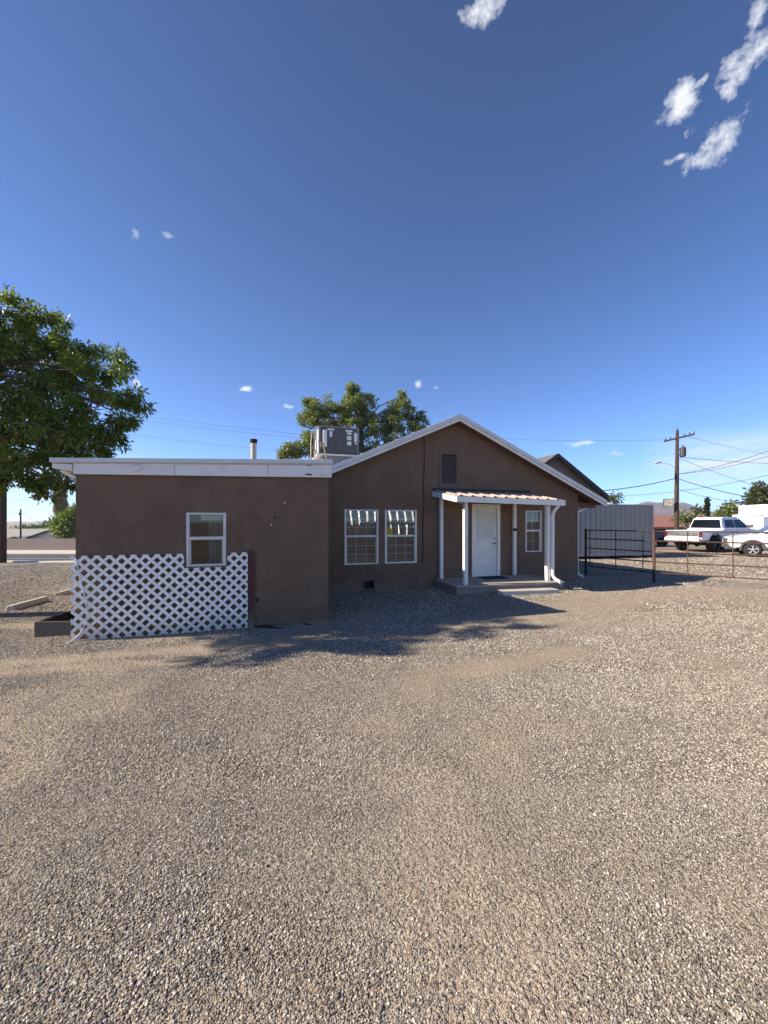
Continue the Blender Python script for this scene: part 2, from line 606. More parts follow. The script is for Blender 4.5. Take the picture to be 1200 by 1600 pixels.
MT = dict(
    stucco=stucco(), trowel=trowel(), glass=glass(), ground=ground_mat(), stone=stone_mat(), asphalt=asphalt(),
    white=paint('white_paint', (.82, .77, .70), .5, .07, 5, grime=(.52, .46, .40)),
    slat_metal=paint('slat_metal', (.90, .90, .88), .50, .02, 3, metal=1.0),
    fascia=paint('fascia_paint', (.80, .75, .68), .5, .06, 4, grime=(.56, .50, .45)),
    metal_edge=paint('galvanised_edge', (.66, .63, .58), .45, .07, 4, metal=.1),
    roof_metal=paint('roof_metal', (.42, .42, .42), .45, .08, 3, metal=.3),
    roof_flat=paint('roof_coating', (.50, .49, .47), .8, .12, 2, bump=.2),
    porch_metal=paint('faded_red_roof_metal', (.43, .315, .265), .5, .10, 3, grime=(.30, .20, .16)),
    winframe=paint('window_aluminium', (.66, .61, .55), .45, .08, 9),
    muntin=paint('muntin_white', (.80, .75, .68), .5, .05, 9),
    blind=paint('blind_slat', (.17, .20, .215), .6, .08, 5),
    dark=paint('dark_interior', (.02, .02, .02), .9, .2, 5),
    darkroom=paint('room_wall', (.20, .19, .17), .9, .1, 2),
    brown_trim=paint('brown_trim', (.150, .112, .095), .75, .12, 8),
    louvre=paint('louvre_brown', (.165, .125, .105), .7, .12, 8),
    soffit=paint('soffit_wood', (.16, .085, .055), .8, .2, 7),
    door=paint('door_paint', (.76, .74, .68), .42, .06, 4, grime=(.42, .40, .37)),
    doorglass=paint('door_panel_frosted', (.60, .59, .53), .3, .06, 4),
    knob=paint('aged_steel', (.30, .29, .28), .35, .15, 20, metal=.9),
    concrete=paint('concrete', (.38, .315, .255), .9, .14, 5, bump=.4, grime=(.24, .215, .19)),
    concrete_brown=paint('painted_concrete', (.20, .155, .135), .9, .12, 5, bump=.4),
    stop=paint('weathered_concrete', (.48, .43, .36), .9, .14, 7, bump=.5, grime=(.28, .25, .22)),
    lattice=paint('lattice_vinyl', (.86, .81, .75), .45, .06, 6, grime=(.62, .56, .48)),
    redboard=paint('dark_red_board', (.085, .028, .022), .7, .25, 8),
    cord=paint('white_cord', (.70, .70, .70), .5, .05, 9),
    planter=paint('grey_planter_wood', (.060, .050, .046), .85, .2, 7, bump=.4),
    soil=paint('planter_soil', (.075, .055, .040), 1.0, .3, 12, bump=.6),
    mat=paint('door_mat', (.018, .018, .020), .95, .3, 40),
    ac=paint('ac_panel', (.080, .074, .075), .5, .06, 3),
    ac_frame=paint('ac_frame', (.19, .19, .20), .5, .06, 3),
    ac_white=paint('label_white', (.62, .62, .62), .5, .08, 14),
    flue=paint('flue_galvanised', (.50, .42, .33), .5, .12, 8, metal=.3),
    wood=paint('raw_wood', (.36, .25, .15), .8, .15, 9),
    rust=paint('rusted_pipe', (.100, .050, .037), .7, .25, 20, grime=(.075, .042, .034)),
    blackpaint=paint('black_pipe', (.018, .018, .019), .6, .2, 20),
    container=paint('container_grey', (.335, .305, .275), .55, .06, 3, grime=(.26, .225, .195)),
    blocks=paint('support_block', (.05, .045, .04), .9, .2, 8),
    shingle=paint('shingle_dark', (.115, .105, .095), .9, .25, 9, bump=.5),
    shingle_grey=paint('shingle_grey', (.30, .285, .245), .9, .14, 3, bump=.4),
    shingle_red=paint('shingle_red', (.25, .115, .085), .9, .18, 3, bump=.4),
    neighbour=paint('neighbour_stucco', (.155, .128, .108), .9, .1, 3, bump=.4),
    darktrim=paint('dark_trim', (.035, .032, .030), .7, .15, 5),
    tan_wall=paint('tan_wall', (.48, .42, .35), .85, .1, 3),
    white_wall=paint('white_wall', (.70, .69, .66), .7, .05, 3),
    brick_wall=paint('red_brick_wall', (.36, .19, .14), .85, .15, 6),
    black_void=paint('deep_shade', (.03, .028, .025), .9, .2, 3),
    pole=bark('pole_wood', (.050, .034, .026), (.105, .068, .050), (14, 14, .6)),
    bark=bark('tree_bark', (.075, .058, .045), (.18, .145, .115)),
    palmbark=bark('palm_bark', (.12, .09, .065), (.26, .20, .15), (3, 3, 6)),
    wire=paint('wire_black', (.025, .025, .027), .6, .1, 2),
    transformer=paint('transformer_grey', (.055, .055, .055), .5, .12, 6),
    lamp=paint('lamp_housing', (.55, .55, .54), .4, .06, 6),
    signface=paint('sign_face', (.60, .54, .42), .5, .2, 5, grime=(.40, .30, .2)),
    signframe=paint('sign_frame', (.09, .07, .06), .6, .2, 6),
    stopred=paint('stop_red', (.16, .018, .018), .45, .1, 6),
    truckwhite=carpaint('truck_white', (.76, .77, .79)),
    suvwhite=carpaint('suv_white', (.74, .74, .72)),
    carblack=carpaint('car_black', (.018, .019, .022)),
    carblue=carpaint('car_blue', (.025, .045, .12)),
    tyre=paint('tyre', (.022, .021, .020), .85, .2, 12, bump=.3),
    rim_dark=paint('rim_dark', (.03, .03, .032), .4, .1, 8, metal=.5),
    rim=paint('rim_alloy', (.58, .56, .50), .35, .08, 8, metal=.6),
    clad=paint('plastic_cladding', (.085, .085, .085), .65, .1, 8),
    tailgrey=paint('tailgate_grey', (.10, .10, .10), .45, .1, 8),
    carglass=paint('tinted_glass', (.006, .007, .010), .06, .1, 3, spec=.3),
    red=paint('tail_lens', (.17, .010, .010), .2, .15, 8, spec=.6),
    lens=paint('lamp_lens', (.55, .52, .50), .15, .1, 8, spec=.7),
    chassis=paint('chassis_black', (.015, .014, .013), .8, .3, 8),
    script=paint('mural_grey', (.34, .34, .35), .6, .1, 8),
    yellow=paint('yellow_sticker', (.60, .42, .02), .5, .15, 20),
    pavement=paint('pavement_concrete', (.50, .45, .385), .9, .08, .8),
    shoulder=paint('roadside_dirt', (.52, .42, .33), 1.0, .12, .5),
    road_white=paint('road_marking', (.62, .62, .58), .8, .12, 3),
    block=blockwall(),
    hill=hillmat('bare_hill', (.085, .060, .066), (.135, .094, .090), (.21, .155, .135)),
    hill_far=hillmat('far_hill', (.10, .105, .12), (.13, .125, .13), (.17, .155, .15)),
    leaf_big=leafmat('leaf_big_tree', (.060, .098, .018), (.225, .270, .056)),
    leaf_olive=leafmat('leaf_olive', (.100, .128, .048), (.260, .285, .115)),
    leaf_bush=leafmat('leaf_bush', (.075, .115, .030), (.190, .225, .070)),
    leaf_dark=leafmat('leaf_dark', (.040, .056, .022), (.120, .135, .055)),
    leaf_palm=leafmat('leaf_palm', (.040, .058, .022), (.100, .120, .045)),
    leaf_dead=leafmat('leaf_dead', (.18, .115, .055), (.36, .25, .135), .8, .15),
    leaf_cypress=leafmat('leaf_cypress', (.020, .030, .014), (.050, .062, .028), .7, .1),
    dryplant=leafmat('leaf_dry', (.10, .08, .04), (.22, .18, .10), .8, .2),
)

def splash(mat):
    """dust thrown up from the yard onto the lowest hand's breadth of a surface"""
    nt = mat.node_tree; b_ = nt.nodes['Principled BSDF']
    src_ = b_.inputs['Base Color'].links[0].from_socket
    tc = nt.nodes.new('ShaderNodeTexCoord'); sp = nt.nodes.new('ShaderNodeSeparateXYZ'); nz = nt.nodes.new('ShaderNodeTexNoise')
    nz.inputs['Scale'].default_value = 9; nz.inputs['Detail'].default_value = 6
    nt.links.new(tc.outputs['Object'], sp.inputs[0]); nt.links.new(tc.outputs['Object'], nz.inputs['Vector'])
    mr = nt.nodes.new('ShaderNodeMapRange'); mr.inputs['From Min'].default_value = .30; mr.inputs['From Max'].default_value = -.02
    mr.inputs['To Max'].default_value = 1.1
    nt.links.new(sp.outputs[2], mr.inputs['Value'])
    mu = nt.nodes.new('ShaderNodeMath'); mu.operation = 'MULTIPLY'; mu.use_clamp = True
    nt.links.new(mr.outputs[0], mu.inputs[0]); nt.links.new(nz.outputs['Fac'], mu.inputs[1])
    mx = nt.nodes.new('ShaderNodeMix'); mx.data_type = 'RGBA'
    nt.links.new(mu.outputs[0], mx.inputs['Factor']); nt.links.new(src_, mx.inputs['A']); mx.inputs['B'].default_value = (.36, .27, .19, 1)
    nt.links.new(mx.outputs['Result'], b_.inputs['Base Color'])


for k_ in ('lattice', 'redboard', 'concrete_brown'):
    splash(MT[k_])

# ------------------------------------------------------------------ ground
_perm = rng.random((96, 96))


def vnoise(x, y, sc, seed=0):
    x = np.asarray(x) * sc + 13.7 * seed; y = np.asarray(y) * sc + 7.3 * seed
    xi = np.floor(x).astype(int); yi = np.floor(y).astype(int)
    fx = x - xi; fy = y - yi
    fx = fx * fx * (3 - 2 * fx); fy = fy * fy * (3 - 2 * fy)
    g = lambda a, b: _perm[a % 96, b % 96]
    return (g(xi, yi) * (1 - fx) + g(xi + 1, yi) * fx) * (1 - fy) + (g(xi, yi + 1) * (1 - fx) + g(xi + 1, yi + 1) * fx) * fy


def seg_dist(x, y, a, b):
    ax, ay = a; bx, by = b
    dx, dy = bx - ax, by - ay
    t = np.clip(((x - ax) * dx + (y - ay) * dy) / (dx * dx + dy * dy), 0, 1)
    return np.hypot(x - ax - t * dx, y - ay - t * dy)


def bareness(x, y):
    """0 = deep gravel, 1 = packed bare dirt (old tyre tracks and scuffed patches)"""
    n = .5 * vnoise(x, y, .55, 1) + .3 * vnoise(x, y, 1.3, 2) + .2 * vnoise(x, y, 3.1, 3)
    b = np.clip((n - .51) * 2.8, 0, .65)
    for a, c, w in (((-5.2, 4.55), (-1.2, 5.75), .28), ((-6, 4.2), (-2.6, 4.85), .22), 
                    ((2.2, 6.9), (6.5, 9.2), .75), ((.6, 4.4), (2.6, 5.2), .35),
                    ((-7.5, 6.3), (-5.6, 6.6), .3), ((4.2, 8.6), (6.5, 10.3), .5), ((7.5, 9.3), (11, 11.0), .8)):
        b = np.maximum(b, np.clip(1.15 - seg_dist(x, y, a, c) / w * (.65 + .7 * vnoise(x, y, 2.6, 5)), 0, 1) * .95)
    return np.clip(b, 0, 1)


def relief(x, y):
    return .035 * (vnoise(x, y, .8, 7) - .5) + .018 * (vnoise(x, y, 2.4, 8) - .5)


def gz(x, y):
    """height of the finished ground"""
    near = np.clip(1 - (np.hypot(np.asarray(x), np.asarray(y) - 6) - 14) / 10, 0, 1)
    u = np.asarray(x) * CT + np.asarray(y) * ST; v = -np.asarray(x) * ST + np.asarray(y) * CT
    return terrain(x, y) + relief(x, y) * near - 0.02 * np.clip((v - 6.0), 0, 1) * 0


def make_ground():
    def axis(lo, hi, step, far):
        a = list(np.arange(lo, hi + 1e-6, step))
        d = step
        while a[-1] < far:
            d *= 1.35; a.append(a[-1] + d)
        d = step
        while a[0] > -far:
            d *= 1.35; a.insert(0, a[0] - d)
        return np.array(a)
    xs = axis(-16, 16, .16, 4200); ys = axis(0, 22, .16, 4200)
    X, Y = np.meshgrid(xs, ys)
    Z = gz(X, Y)
    nx, ny = len(xs), len(ys)
    V = np.stack([X.ravel(), Y.ravel(), Z.ravel()], 1)
    i = np.arange(nx * ny).reshape(ny, nx)
    F = np.stack([i[:-1, :-1].ravel(), i[:-1, 1:].ravel(), i[1:, 1:].ravel(), i[1:, :-1].ravel()], 1)
    o = np_mesh('ground', V, F, MT['ground'], smooth=True, attr={'bare': ('POINT', bareness(X.ravel(), Y.ravel()))})
    put(o, kind='structure')


make_ground()


def make_gravel():
    # eight stone shapes, never linked to the scene themselves
    src = bpy.data.collections.new('stone_shapes')
    for k in range(8):
        bm = bmesh.new()
        bmesh.ops.create_icosphere(bm, subdivisions=1 if k % 2 else 2, radius=1.0)
        ax = Vector((random.uniform(.75, 1.2), random.uniform(.7, 1.0), random.uniform(.45, .7)))
        for v in bm.verts:
            f = 1 + random.uniform(-.2, .16)
            v.co = Vector((v.co.x * ax.x, v.co.y * ax.y, v.co.z * ax.z)) * f
        # knock flats into the shape
        for _ in range(4):
            n = Vector((random.uniform(-1, 1), random.uniform(-1, 1), random.uniform(-.6, 1))).normalized()
            d = random.uniform(.5, .72)
            for v in bm.verts:
                e = v.co.dot(n) - d
                if e > 0:
                    v.co -= n * e * .85
        me = bpy.data.meshes.new('stone_shape'); bm.to_mesh(me); bm.free()
        me.materials.append(MT['stone'])
        src.objects.link(bpy.data.objects.new('stone_shape', me))
    P, SC = [], []

    def scatter(y0, y1, dens, smin, smax, xl=-9.5, pw=1.6):
        w = lambda y: 1.03 * y + 2.4
        area = (w(y1) + w(y0)) * (y1 - y0)
        n = int(area * dens * 1.15)
        y = np.sqrt(rng.random(n) * (y1 ** 2 - y0 ** 2) + y0 ** 2)
        x = (rng.random(n) * 2 - 1) * w(y)
        b = bareness(x, y)
        clump = vnoise(x, y, 5.5, 9)
        keep = rng.random(n) < np.clip(1.08 - b * .72, .14, 1) * (.62 + .6 * clump)
        u = x * CT + y * ST; v = -x * ST + y * CT
        keep &= (np.abs(x) < 1.03 * y + .5) | (rng.random(n) < .5)       # thinner beyond the picture's edge
        keep &= ~((u > -2.75) & (u < 1.1) & (v > 6.72))
        keep &= ~((u >= 1.1) & (u < 9.3) & (v > 9.5)) & (x > -20)
        keep &= ~((u > 4.35) & (u < 7.5) & (v > 8.2) & (v < 9.6))
        x, y = x[keep], y[keep]
        s = smin + (smax - smin) * rng.random(len(x)) ** pw
        s = s * (1.08 - .55 * b[keep]) * (.8 + .4 * vnoise(x, y, 1.7, 11))
        P.append(np.stack([x, y, gz(x, y) + s * .16], 1)); SC.append(s)
    scatter(.5, 2.6, 17000, .0020, .0062)
    scatter(2.6, 4.5, 9000, .0030, .0080)
    scatter(4.5, 7.5, 3300, .0048, .0115)
    scatter(7.5, 12.5, 800, .0085, .0170)
    scatter(12.5, 24.0, 130, .0130, .0260)
    scatter(1.0, 6.0, 60, .008, .013, pw=1.5)
    scatter(3.0, 12.0, 2, .011, .017, pw=2.0)
    P = np.concatenate(P); SC = np.concatenate(SC)
    me = bpy.data.meshes.new('gravel')
    me.vertices.add(len(P)); me.vertices.foreach_set('co', P.astype(np.float32).ravel())
    a = me.attributes.new('scl', 'FLOAT', 'POINT'); a.data.foreach_set('value', SC.astype(np.float32))
    rot = np.stack([rng.normal(0, .55, len(P)), rng.normal(0, .55, len(P)), rng.random(len(P)) * 6.283], 1).astype(np.float32)
    a = me.attributes.new('rot', 'FLOAT_VECTOR', 'POINT'); a.data.foreach_set('vector', rot.ravel())
    o = bpy.data.objects.new('gravel', me); COL.objects.link(o)
    put(o, kind='stuff', label='loose tan and grey gravel stones covering the yard', category='gravel')
    ng = bpy.data.node_groups.new('scatter_stones', 'GeometryNodeTree')
    ng.interface.new_socket('Geometry', in_out='INPUT', socket_type='NodeSocketGeometry')
    ng.interface.new_socket('Geometry', in_out='OUTPUT', socket_type='NodeSocketGeometry')
    N, L = ng.nodes, ng.links
    gi, go = N.new('NodeGroupInput'), N.new('NodeGroupOutput')
    ci = N.new('GeometryNodeCollectionInfo'); ci.inputs['Collection'].default_value = src
    ci.inputs['Separate Children'].default_value = True
    iop = N.new('GeometryNodeInstanceOnPoints'); iop.inputs['Pick Instance'].default_value = True
    na = N.new('GeometryNodeInputNamedAttribute'); na.data_type = 'FLOAT'; na.inputs['Name'].default_value = 'scl'
    nr = N.new('GeometryNodeInputNamedAttribute'); nr.data_type = 'FLOAT_VECTOR'; nr.inputs['Name'].default_value = 'rot'
    e2r = N.new('FunctionNodeEulerToRotation')
    L.new(gi.outputs[0], iop.inputs['Points']); L.new(ci.outputs[0], iop.inputs['Instance'])
    L.new(nr.outputs[0], e2r.inputs[0]); L.new(e2r.outputs[0], iop.inputs['Rotation'])
    L.new(na.outputs[0], iop.inputs['Scale']); L.new(iop.outputs[0], go.inputs[0])
    md = o.modifiers.new('scatter', 'NODES'); md.node_group = ng
    print('gravel stones', len(P))


make_gravel()

# ------------------------------------------------------------------ road on the left
def ribbon(name, y0, y1, lift, mat, x0=-160, x1=-8, slope=-.06, **props):
    xs = np.linspace(x0, x1, 60); ys = np.linspace(y0, y1, 6)
    X, Y = np.meshgrid(xs, ys)
    Y = Y + slope * (X + 20)
    Z = terrain(X, Y) + lift
    V = np.stack([X.ravel(), Y.ravel(), Z.ravel()], 1)
    i = np.arange(X.size).reshape(X.shape)
    F = np.stack([i[:-1, :-1].ravel(), i[:-1, 1:].ravel(), i[1:, 1:].ravel(), i[1:, :-1].ravel()], 1)
    return put(np_mesh(name, V, F, mat, smooth=True), kind='structure', **props)


def kerb(name, y0, y1, h, mat, x0=-160, x1=-8, slope=-.06):
    xs = np.linspace(x0, x1, 60)
    V, F = [], []
    for x in xs:
        a, b = y0 + slope * (x + 20), y1 + slope * (x + 20)
        g = float(terrain(x, (a + b) / 2))
        V += [(x, a, g - .05), (x, a, g + h), (x, b, g + h), (x, b, g - .05)]
    n = len(xs)
    for i in range(n - 1):
        for k in range(3):
            F.append((i * 4 + k, i * 4 + k + 1, i * 4 + 5 + k, i * 4 + 4 + k))
    return put(np_mesh(name, np.array(V), np.array(F), mat), kind='structure')


# ------------------------------------------------------------------ the house
U0, V0 = 4.0, 11.0
house = thing('house', 'single storey brown stucco house with a gable, flat roofed wing and small porch', 'house', l2w(U0, V0), TH)
HO = (U0, V0, 0)


def H():
    return MB(HO)


def holed_wall(mb, u0, u1, h0, h1, v0, v1, holes):
    us = sorted({u0, u1, *[q for h in holes for q in h[:2]]})
    hs = sorted({h0, h1, *[q for h in holes for q in h[2:]]})
    isin = lambda a, b: any(h[0] - 1e-6 < a < h[1] + 1e-6 and h[2] - 1e-6 < b < h[3] + 1e-6 for h in holes)
    for i in range(len(us) - 1):
        for j in range(len(hs) - 1):
            a, b, c, d = us[i], us[i + 1], hs[j], hs[j + 1]
            if isin((a + b) / 2, (c + d) / 2):
                continue
            mb.add([(a, v0, c), (b, v0, c), (b, v0, d), (a, v0, d)], [(0, 1, 2, 3)])
            mb.add([(a, v1, c), (b, v1, c), (b, v1, d), (a, v1, d)], [(3, 2, 1, 0)])
    for a, b, c, d in holes:
        mb.add([(a, v0, c), (b, v0, c), (b, v1, c), (a, v1, c)], [(0, 1, 2, 3)])
        mb.add([(a, v0, d), (b, v0, d), (b, v1, d), (a, v1, d)], [(3, 2, 1, 0)])
        mb.add([(a, v0, c), (a, v1, c), (a, v1, d), (a, v0, d)], [(0, 1, 2, 3)])
        mb.add([(b, v0, c), (b, v1, c), (b, v1, d), (b, v0, d)], [(3, 2, 1, 0)])
    for a in (u0, u1):
        mb.add([(a, v0, h0), (a, v1, h0), (a, v1, h1), (a, v0, h1)], [(0, 1, 2, 3)])


VA, VM, VB = 6.78, 9.55, 17.2        # front wing face, gable face, back wall
AP_U, AP_H, PITCH = 4.97, 4.62, .447  # ridge
roof_h = lambda u: AP_H - PITCH * abs(u - AP_U)
W1 = (1.91, 2.80, .67, 2.075)
W2 = (2.98, 3.87, .67, 2.075)
W3 = (7.31, 7.87, .875, 2.09)
DR = (5.60, 6.36, .22, 2.17)
GV = (4.55, 5.10, 2.76, 3.66)
CV = (2.41, 2.70, .03, .26)
AW = (-1.20, -.61, 1.04, 1.905)

# gable front wall and body
m = H()
TOPW = 2.36
holed_wall(m, 1.07, 9.22, -.3, TOPW, VM, VM + .2, [W1, W2, W3, DR, CV])
# gable triangle with the louvre opening, cut in strips
zt = lambda u: roof_h(u) - .06
def strip(a, b, bot):
    m.prism([(a, bot), (b, bot), (b, zt(b)), (a, zt(a))], VM, VM + .2)
strip(1.07, GV[0], TOPW); strip(GV[1], 9.22, TOPW)
m.prism([(GV[0], TOPW), (GV[1], TOPW), (GV[1], GV[2]), (GV[0], GV[2])], VM, VM + .2)
m.prism([(GV[0], GV[3]), (GV[1], GV[3]), (GV[1], zt(GV[1])), (AP_U, zt(AP_U)), (GV[0], zt(GV[0]))], VM, VM + .2)
m.box(9.02, 9.22, VM + .2, VB, -.3, 2.36)                      # right side wall
m.box(-2.68, 9.22, VB, VB + .2, -.3, 2.6)                      # back wall
m.build('main_wall', MT['stucco'], house, recalc=False)
m = H()
m.box(3.9, 5.0, VM + 3.0, VM + 3.1, 0, 2.4); m.box(1.1, 9.0, VM + 3.1, VM + 3.2, 0, 2.4); m.box(1.1, 9.0, VM + .25, VM + 3.1, 2.42, 2.46)
m.box(1.1, 9.0, VM + .21, VM + 3.1, .10, .16)
m.build('room_partition', MT['darkroom'], house)

# front wing
m = H()
holed_wall(m, -2.68, 1.07, -.3, 2.66, VA, VA + .2, [AW])
m.box(-2.68, -2.48, VA + .2, VB, -.3, 2.62)
m.box(.87, 1.07, VA + .2, VM, -.3, 2.62)
m.build('wing_wall', MT['stucco'], house, recalc=False)
m = H(); m.box(-2.45, .85, VA + 2.4, VA + 2.5, 0, 2.6); m.box(-2.45, .85, VA + .22, VA + 2.4, .05, .1)
m.build('room_partition', MT['darkroom'], house)
# trowelled patch on the right half of the wing wall, with a ragged bottom edge
m = H()
pts = [(-.43, 2.29), (1.068, 2.32), (1.068, .05), (.7, .03), (.3, -.02), (-.14, -.02), (-.14, 1.25), (-.43, 1.6)]
m.prism(pts, VA - .006, VA + .01)
m.build('plaster_patch', MT['trowel'], house)
# dark caps painted as shaded holes and pipe mouth; a cracked seam
for (u, h, r) in ((-.10, 1.79, .016), (.16, 1.83, .020), (-.13, .445, .032)):
    m = H(); m.tube([(u, VA - .012, h), (u, VA + .02, h)], r, 12); m.build('dark_hole_cap', MT['dark'], house)
m = H()
m.tube([(-.60, VA - .004, 2.0), (-.42, VA - .008, 1.995), (-.36, VA - .009, 1.60), (-.40, VA - .008, 1.30)], .004, 5)
m.build('crack_seam', MT['brown_trim'], house)
m = H()
for (u, h) in ((.10, 1.70), (.32, 2.08)):
    m.box(u - .012, u + .012, VA - .018, VA, h - .008, h + .02)
m.each('wall_hook', MT['winframe'], house)

# flat roof of the wing with white fascia and drip edge
m = H()
m.hexa([(-2.93, VA - .10, 2.60), (1.10, VA - .10, 2.75), (1.10, VB, 2.75), (-2.93, VB, 2.60)],
       [(-2.93, VA - .10, 2.665), (1.10, VA - .10, 2.825), (1.10, VB, 2.825), (-2.93, VB, 2.665)])
m.build('flat_roof', MT['roof_flat'], house)
m = H()
m.hexa([(-2.68, VA - .08, 2.455), (1.115, VA - .08, 2.535), (1.115, VA - .045, 2.535), (-2.68, VA - .045, 2.455)],
       [(-2.68, VA - .08, 2.622), (1.115, VA - .08, 2.772), (1.115, VA - .045, 2.772), (-2.68, VA - .045, 2.622)])
f_ = m.build('fascia', MT['fascia'], house, bevel=.004)
m = H()
m.hexa([(-2.95, VA - .125, 2.612), (1.125, VA - .125, 2.772), (1.125, VA + .05, 2.772), (-2.95, VA + .05, 2.612)],
       [(-2.95, VA - .125, 2.675), (1.125, VA - .125, 2.842), (1.125, VA + .05, 2.862), (-2.95, VA + .05, 2.695)])
m.build('drip_edge', MT['metal_edge'], house, bevel=.004)
m = H()   # overhanging left eave with raking end board
m.hexa([(-2.93, VA - .09, 2.53), (-2.69, VA - .09, 2.50), (-2.69, VB, 2.50), (-2.93, VB, 2.53)],
       [(-2.93, VA - .09, 2.598), (-2.69, VA - .09, 2.598), (-2.69, VB, 2.598), (-2.93, VB, 2.598)])
m.bar((-2.90, VA + .1, 2.52), (-2.69, VA + .1, 2.40), .04, .05)
m.build('eave_board', MT['fascia'], house, bevel=.004)
m = H()
for u in (-1.35, .05):
    z0, z1 = 2.455 + .0211 * (u + 2.68) + .008, 2.622 + .0395 * (u + 2.68) - .008
    m.box(u - .003, u + .003, VA - .0815, VA - .079, z0, z1)
m.each('board_joint', MT['louvre'], f_)
m = H(); m.box(.66, .77, VA - .083, VA - .07, 2.725, 2.75); m.box(.66, .77, VA - .083, VA - .07, 2.56, 2.585)
m.each('fascia_slot', MT['dark'], house)
m = H(); m.box(-1.93, -1.79, VA - .10, VA - .08, 2.515, 2.625); m.box(-1.90, -1.82, VA - .15, VA - .10, 2.53, 2.60)
m.build('flood_light', MT['fascia'], house, bevel=.01)
m = H(); m.box(.93, 1.04, VA - .13, VA - .08, 2.57, 2.64)
m.build('junction_box', MT['white'], house, bevel=.006)
m = H(); m.tube([(-.26, 9.6, 2.7), (-.26, 9.6, 3.66)], .066, 16)
fl = m.build('flue_pipe', MT['flue'], house, smooth=False)
m = H(); m.tube([(-.26, 9.6, 3.62), (-.26, 9.6, 3.66), (-.26, 9.6, 3.71), (-.26, 9.6, 3.72)], [.075, .085, .085, .06], 16)
m.build('flue_cap', MT['dark'], fl)

# gabled metal roof
VF = 9.17
m = H()
EU = 9.93
prof = [(1.06, roof_h(1.06)), (AP_U, AP_H), (EU, roof_h(EU)), (EU, roof_h(EU) - .045), (AP_U, AP_H - .05), (1.06, roof_h(1.06) - .045)]
m.prism(prof, VF + .03, VB + .5)
for u in np.arange(1.4, EU, .45):
    if abs(u - AP_U) > .1:
        z = roof_h(u); m.bar((u, VF + .03, z + .012), (u, VB + .5, z + .012), .05, .03)
rf = m.build('gable_roof', MT['roof_metal'], house)


def rake(name, d0, d1, v0, v1, mat, u_left=1.125):
    m = H()
    m.prism([(u_left, roof_h(u_left) - d0), (AP_U, AP_H - d0), (EU + .02, roof_h(EU + .02) - d0),
             (EU + .02, roof_h(EU + .02) - d1), (AP_U, AP_H - d1), (u_left, roof_h(u_left) - d1)], v0, v1)
    return m.build(name, mat, rf, bevel=.003)


rake('rake_trim', -.022, .088, VF - .015, VF + .06, MT['metal_edge'])
rake('rake_board', .092, .165, VF + .012, VF + .045, MT['fascia'])
m = H()
m.prism([(1.12, roof_h(1.12) - .09), (AP_U, AP_H - .09), (EU - .02, roof_h(EU - .02) - .09), (EU - .02, roof_h(EU - .02) - .12),
         (AP_U, AP_H - .12), (1.12, roof_h(1.12) - .12)], VF + .046, VM - .002)
for v in np.arange(VM + .35, VB, .6):
    m.bar((9.225, v, roof_h(9.225) - .14), (EU - .03, v, roof_h(EU - .03) - .11), .045, .11)
m.box(9.225, EU - .02, VM + .02, VM + .06, 2.20, 2.36)
m.prism([(9.225, roof_h(9.225) - .05), (EU - .02, roof_h(EU - .02) - .05), (EU - .02, roof_h(EU - .02) - .075), (9.225, roof_h(9.225) - .075)], VM + .06, VB + .45)
m.build('soffit', MT['soffit'], rf)
m = H(); m.box(EU + .005, EU + .10, VF + .06, VB + .5, roof_h(EU) - .15, roof_h(EU) - .05)
m.build('gutter', MT['fascia'], rf, bevel=.01)
m = H()
m.tube([(EU - .05, VM + .25, 2.28), (9.62, VM + .2, 2.17), (9.36, VM + .14, 2.08), (9.285, VM + .10, 1.98), (9.285, VM + .10, .22), (9.30, VM + .08, .14), (9.42, VM + .0, .06)], .042, 8)
m.build('downspout', MT['white'], house)

# louvred gable vent
m = H()
a, b, c, d = GV
for q in ((a, a + .05, c, d), (b - .05, b, c, d), (a + .05, b - .05, c, c + .05), (a + .05, b - .05, d - .05, d)):
    m.box(q[0], q[1], VM - .02, VM + .12, q[2], q[3])
m.box(a - .03, b + .03, VM - .03, VM - .002, c - .12, c - .005)
vent = m.build('gable_vent', MT['brown_trim'], house)
m = H()
for k in range(13):
    z = c + .085 + k * .0605
    m.hexa([(a + .05, VM + .0, z - .022), (b - .05, VM + .0, z - .022), (b - .05, VM + .09, z + .03), (a + .05, VM + .09, z + .03)],
           [(a + .05, VM + .0, z - .008), (b - .05, VM + .0, z - .008), (b - .05, VM + .09, z + .044), (a + .05, VM + .09, z + .044)])
m.build('louvre', MT['louvre'], vent)
m = H(); m.box(a + .01, b - .01, VM + .13, VM + .16, c, d); m.build('vent_shade_sheet', MT['dark'], vent)  # near-black sheet paints the shaded hollow behind the louvres

# crawl-space vent
a, b, c, d = CV
m = H()
for q in ((a - .03, a + .012, c - .03, d + .03), (b - .012, b + .03, c - .03, d + .03), (a + .012, b - .012, c - .03, c + .012), (a + .012, b - .012, d - .012, d + .03)):
    m.box(q[0], q[1], VM - .02, VM + .06, q[2], q[3])
cv = m.build('crawl_vent', MT['brown_trim'], house)
m = H(); m.box(a, b, VM + .10, VM + .13, c, d); m.build('vent_shade_sheet', MT['dark'], cv)  # dark sheet stands in for the shaded crawl space

# black cable on the gable wall
m = H()
m.tube([(4.085, VM - .01, 4.08), (4.09, VM - .012, 3.3), (4.06, VM - .014, 2.8), (4.07, VM - .012, 2.2), (4.04, VM - .014, 1.5), (4.055, VM - .012, .95), (4.02, VM - .02, .66)], .011, 6)
m.build('wall_cable', MT['darktrim'], house)


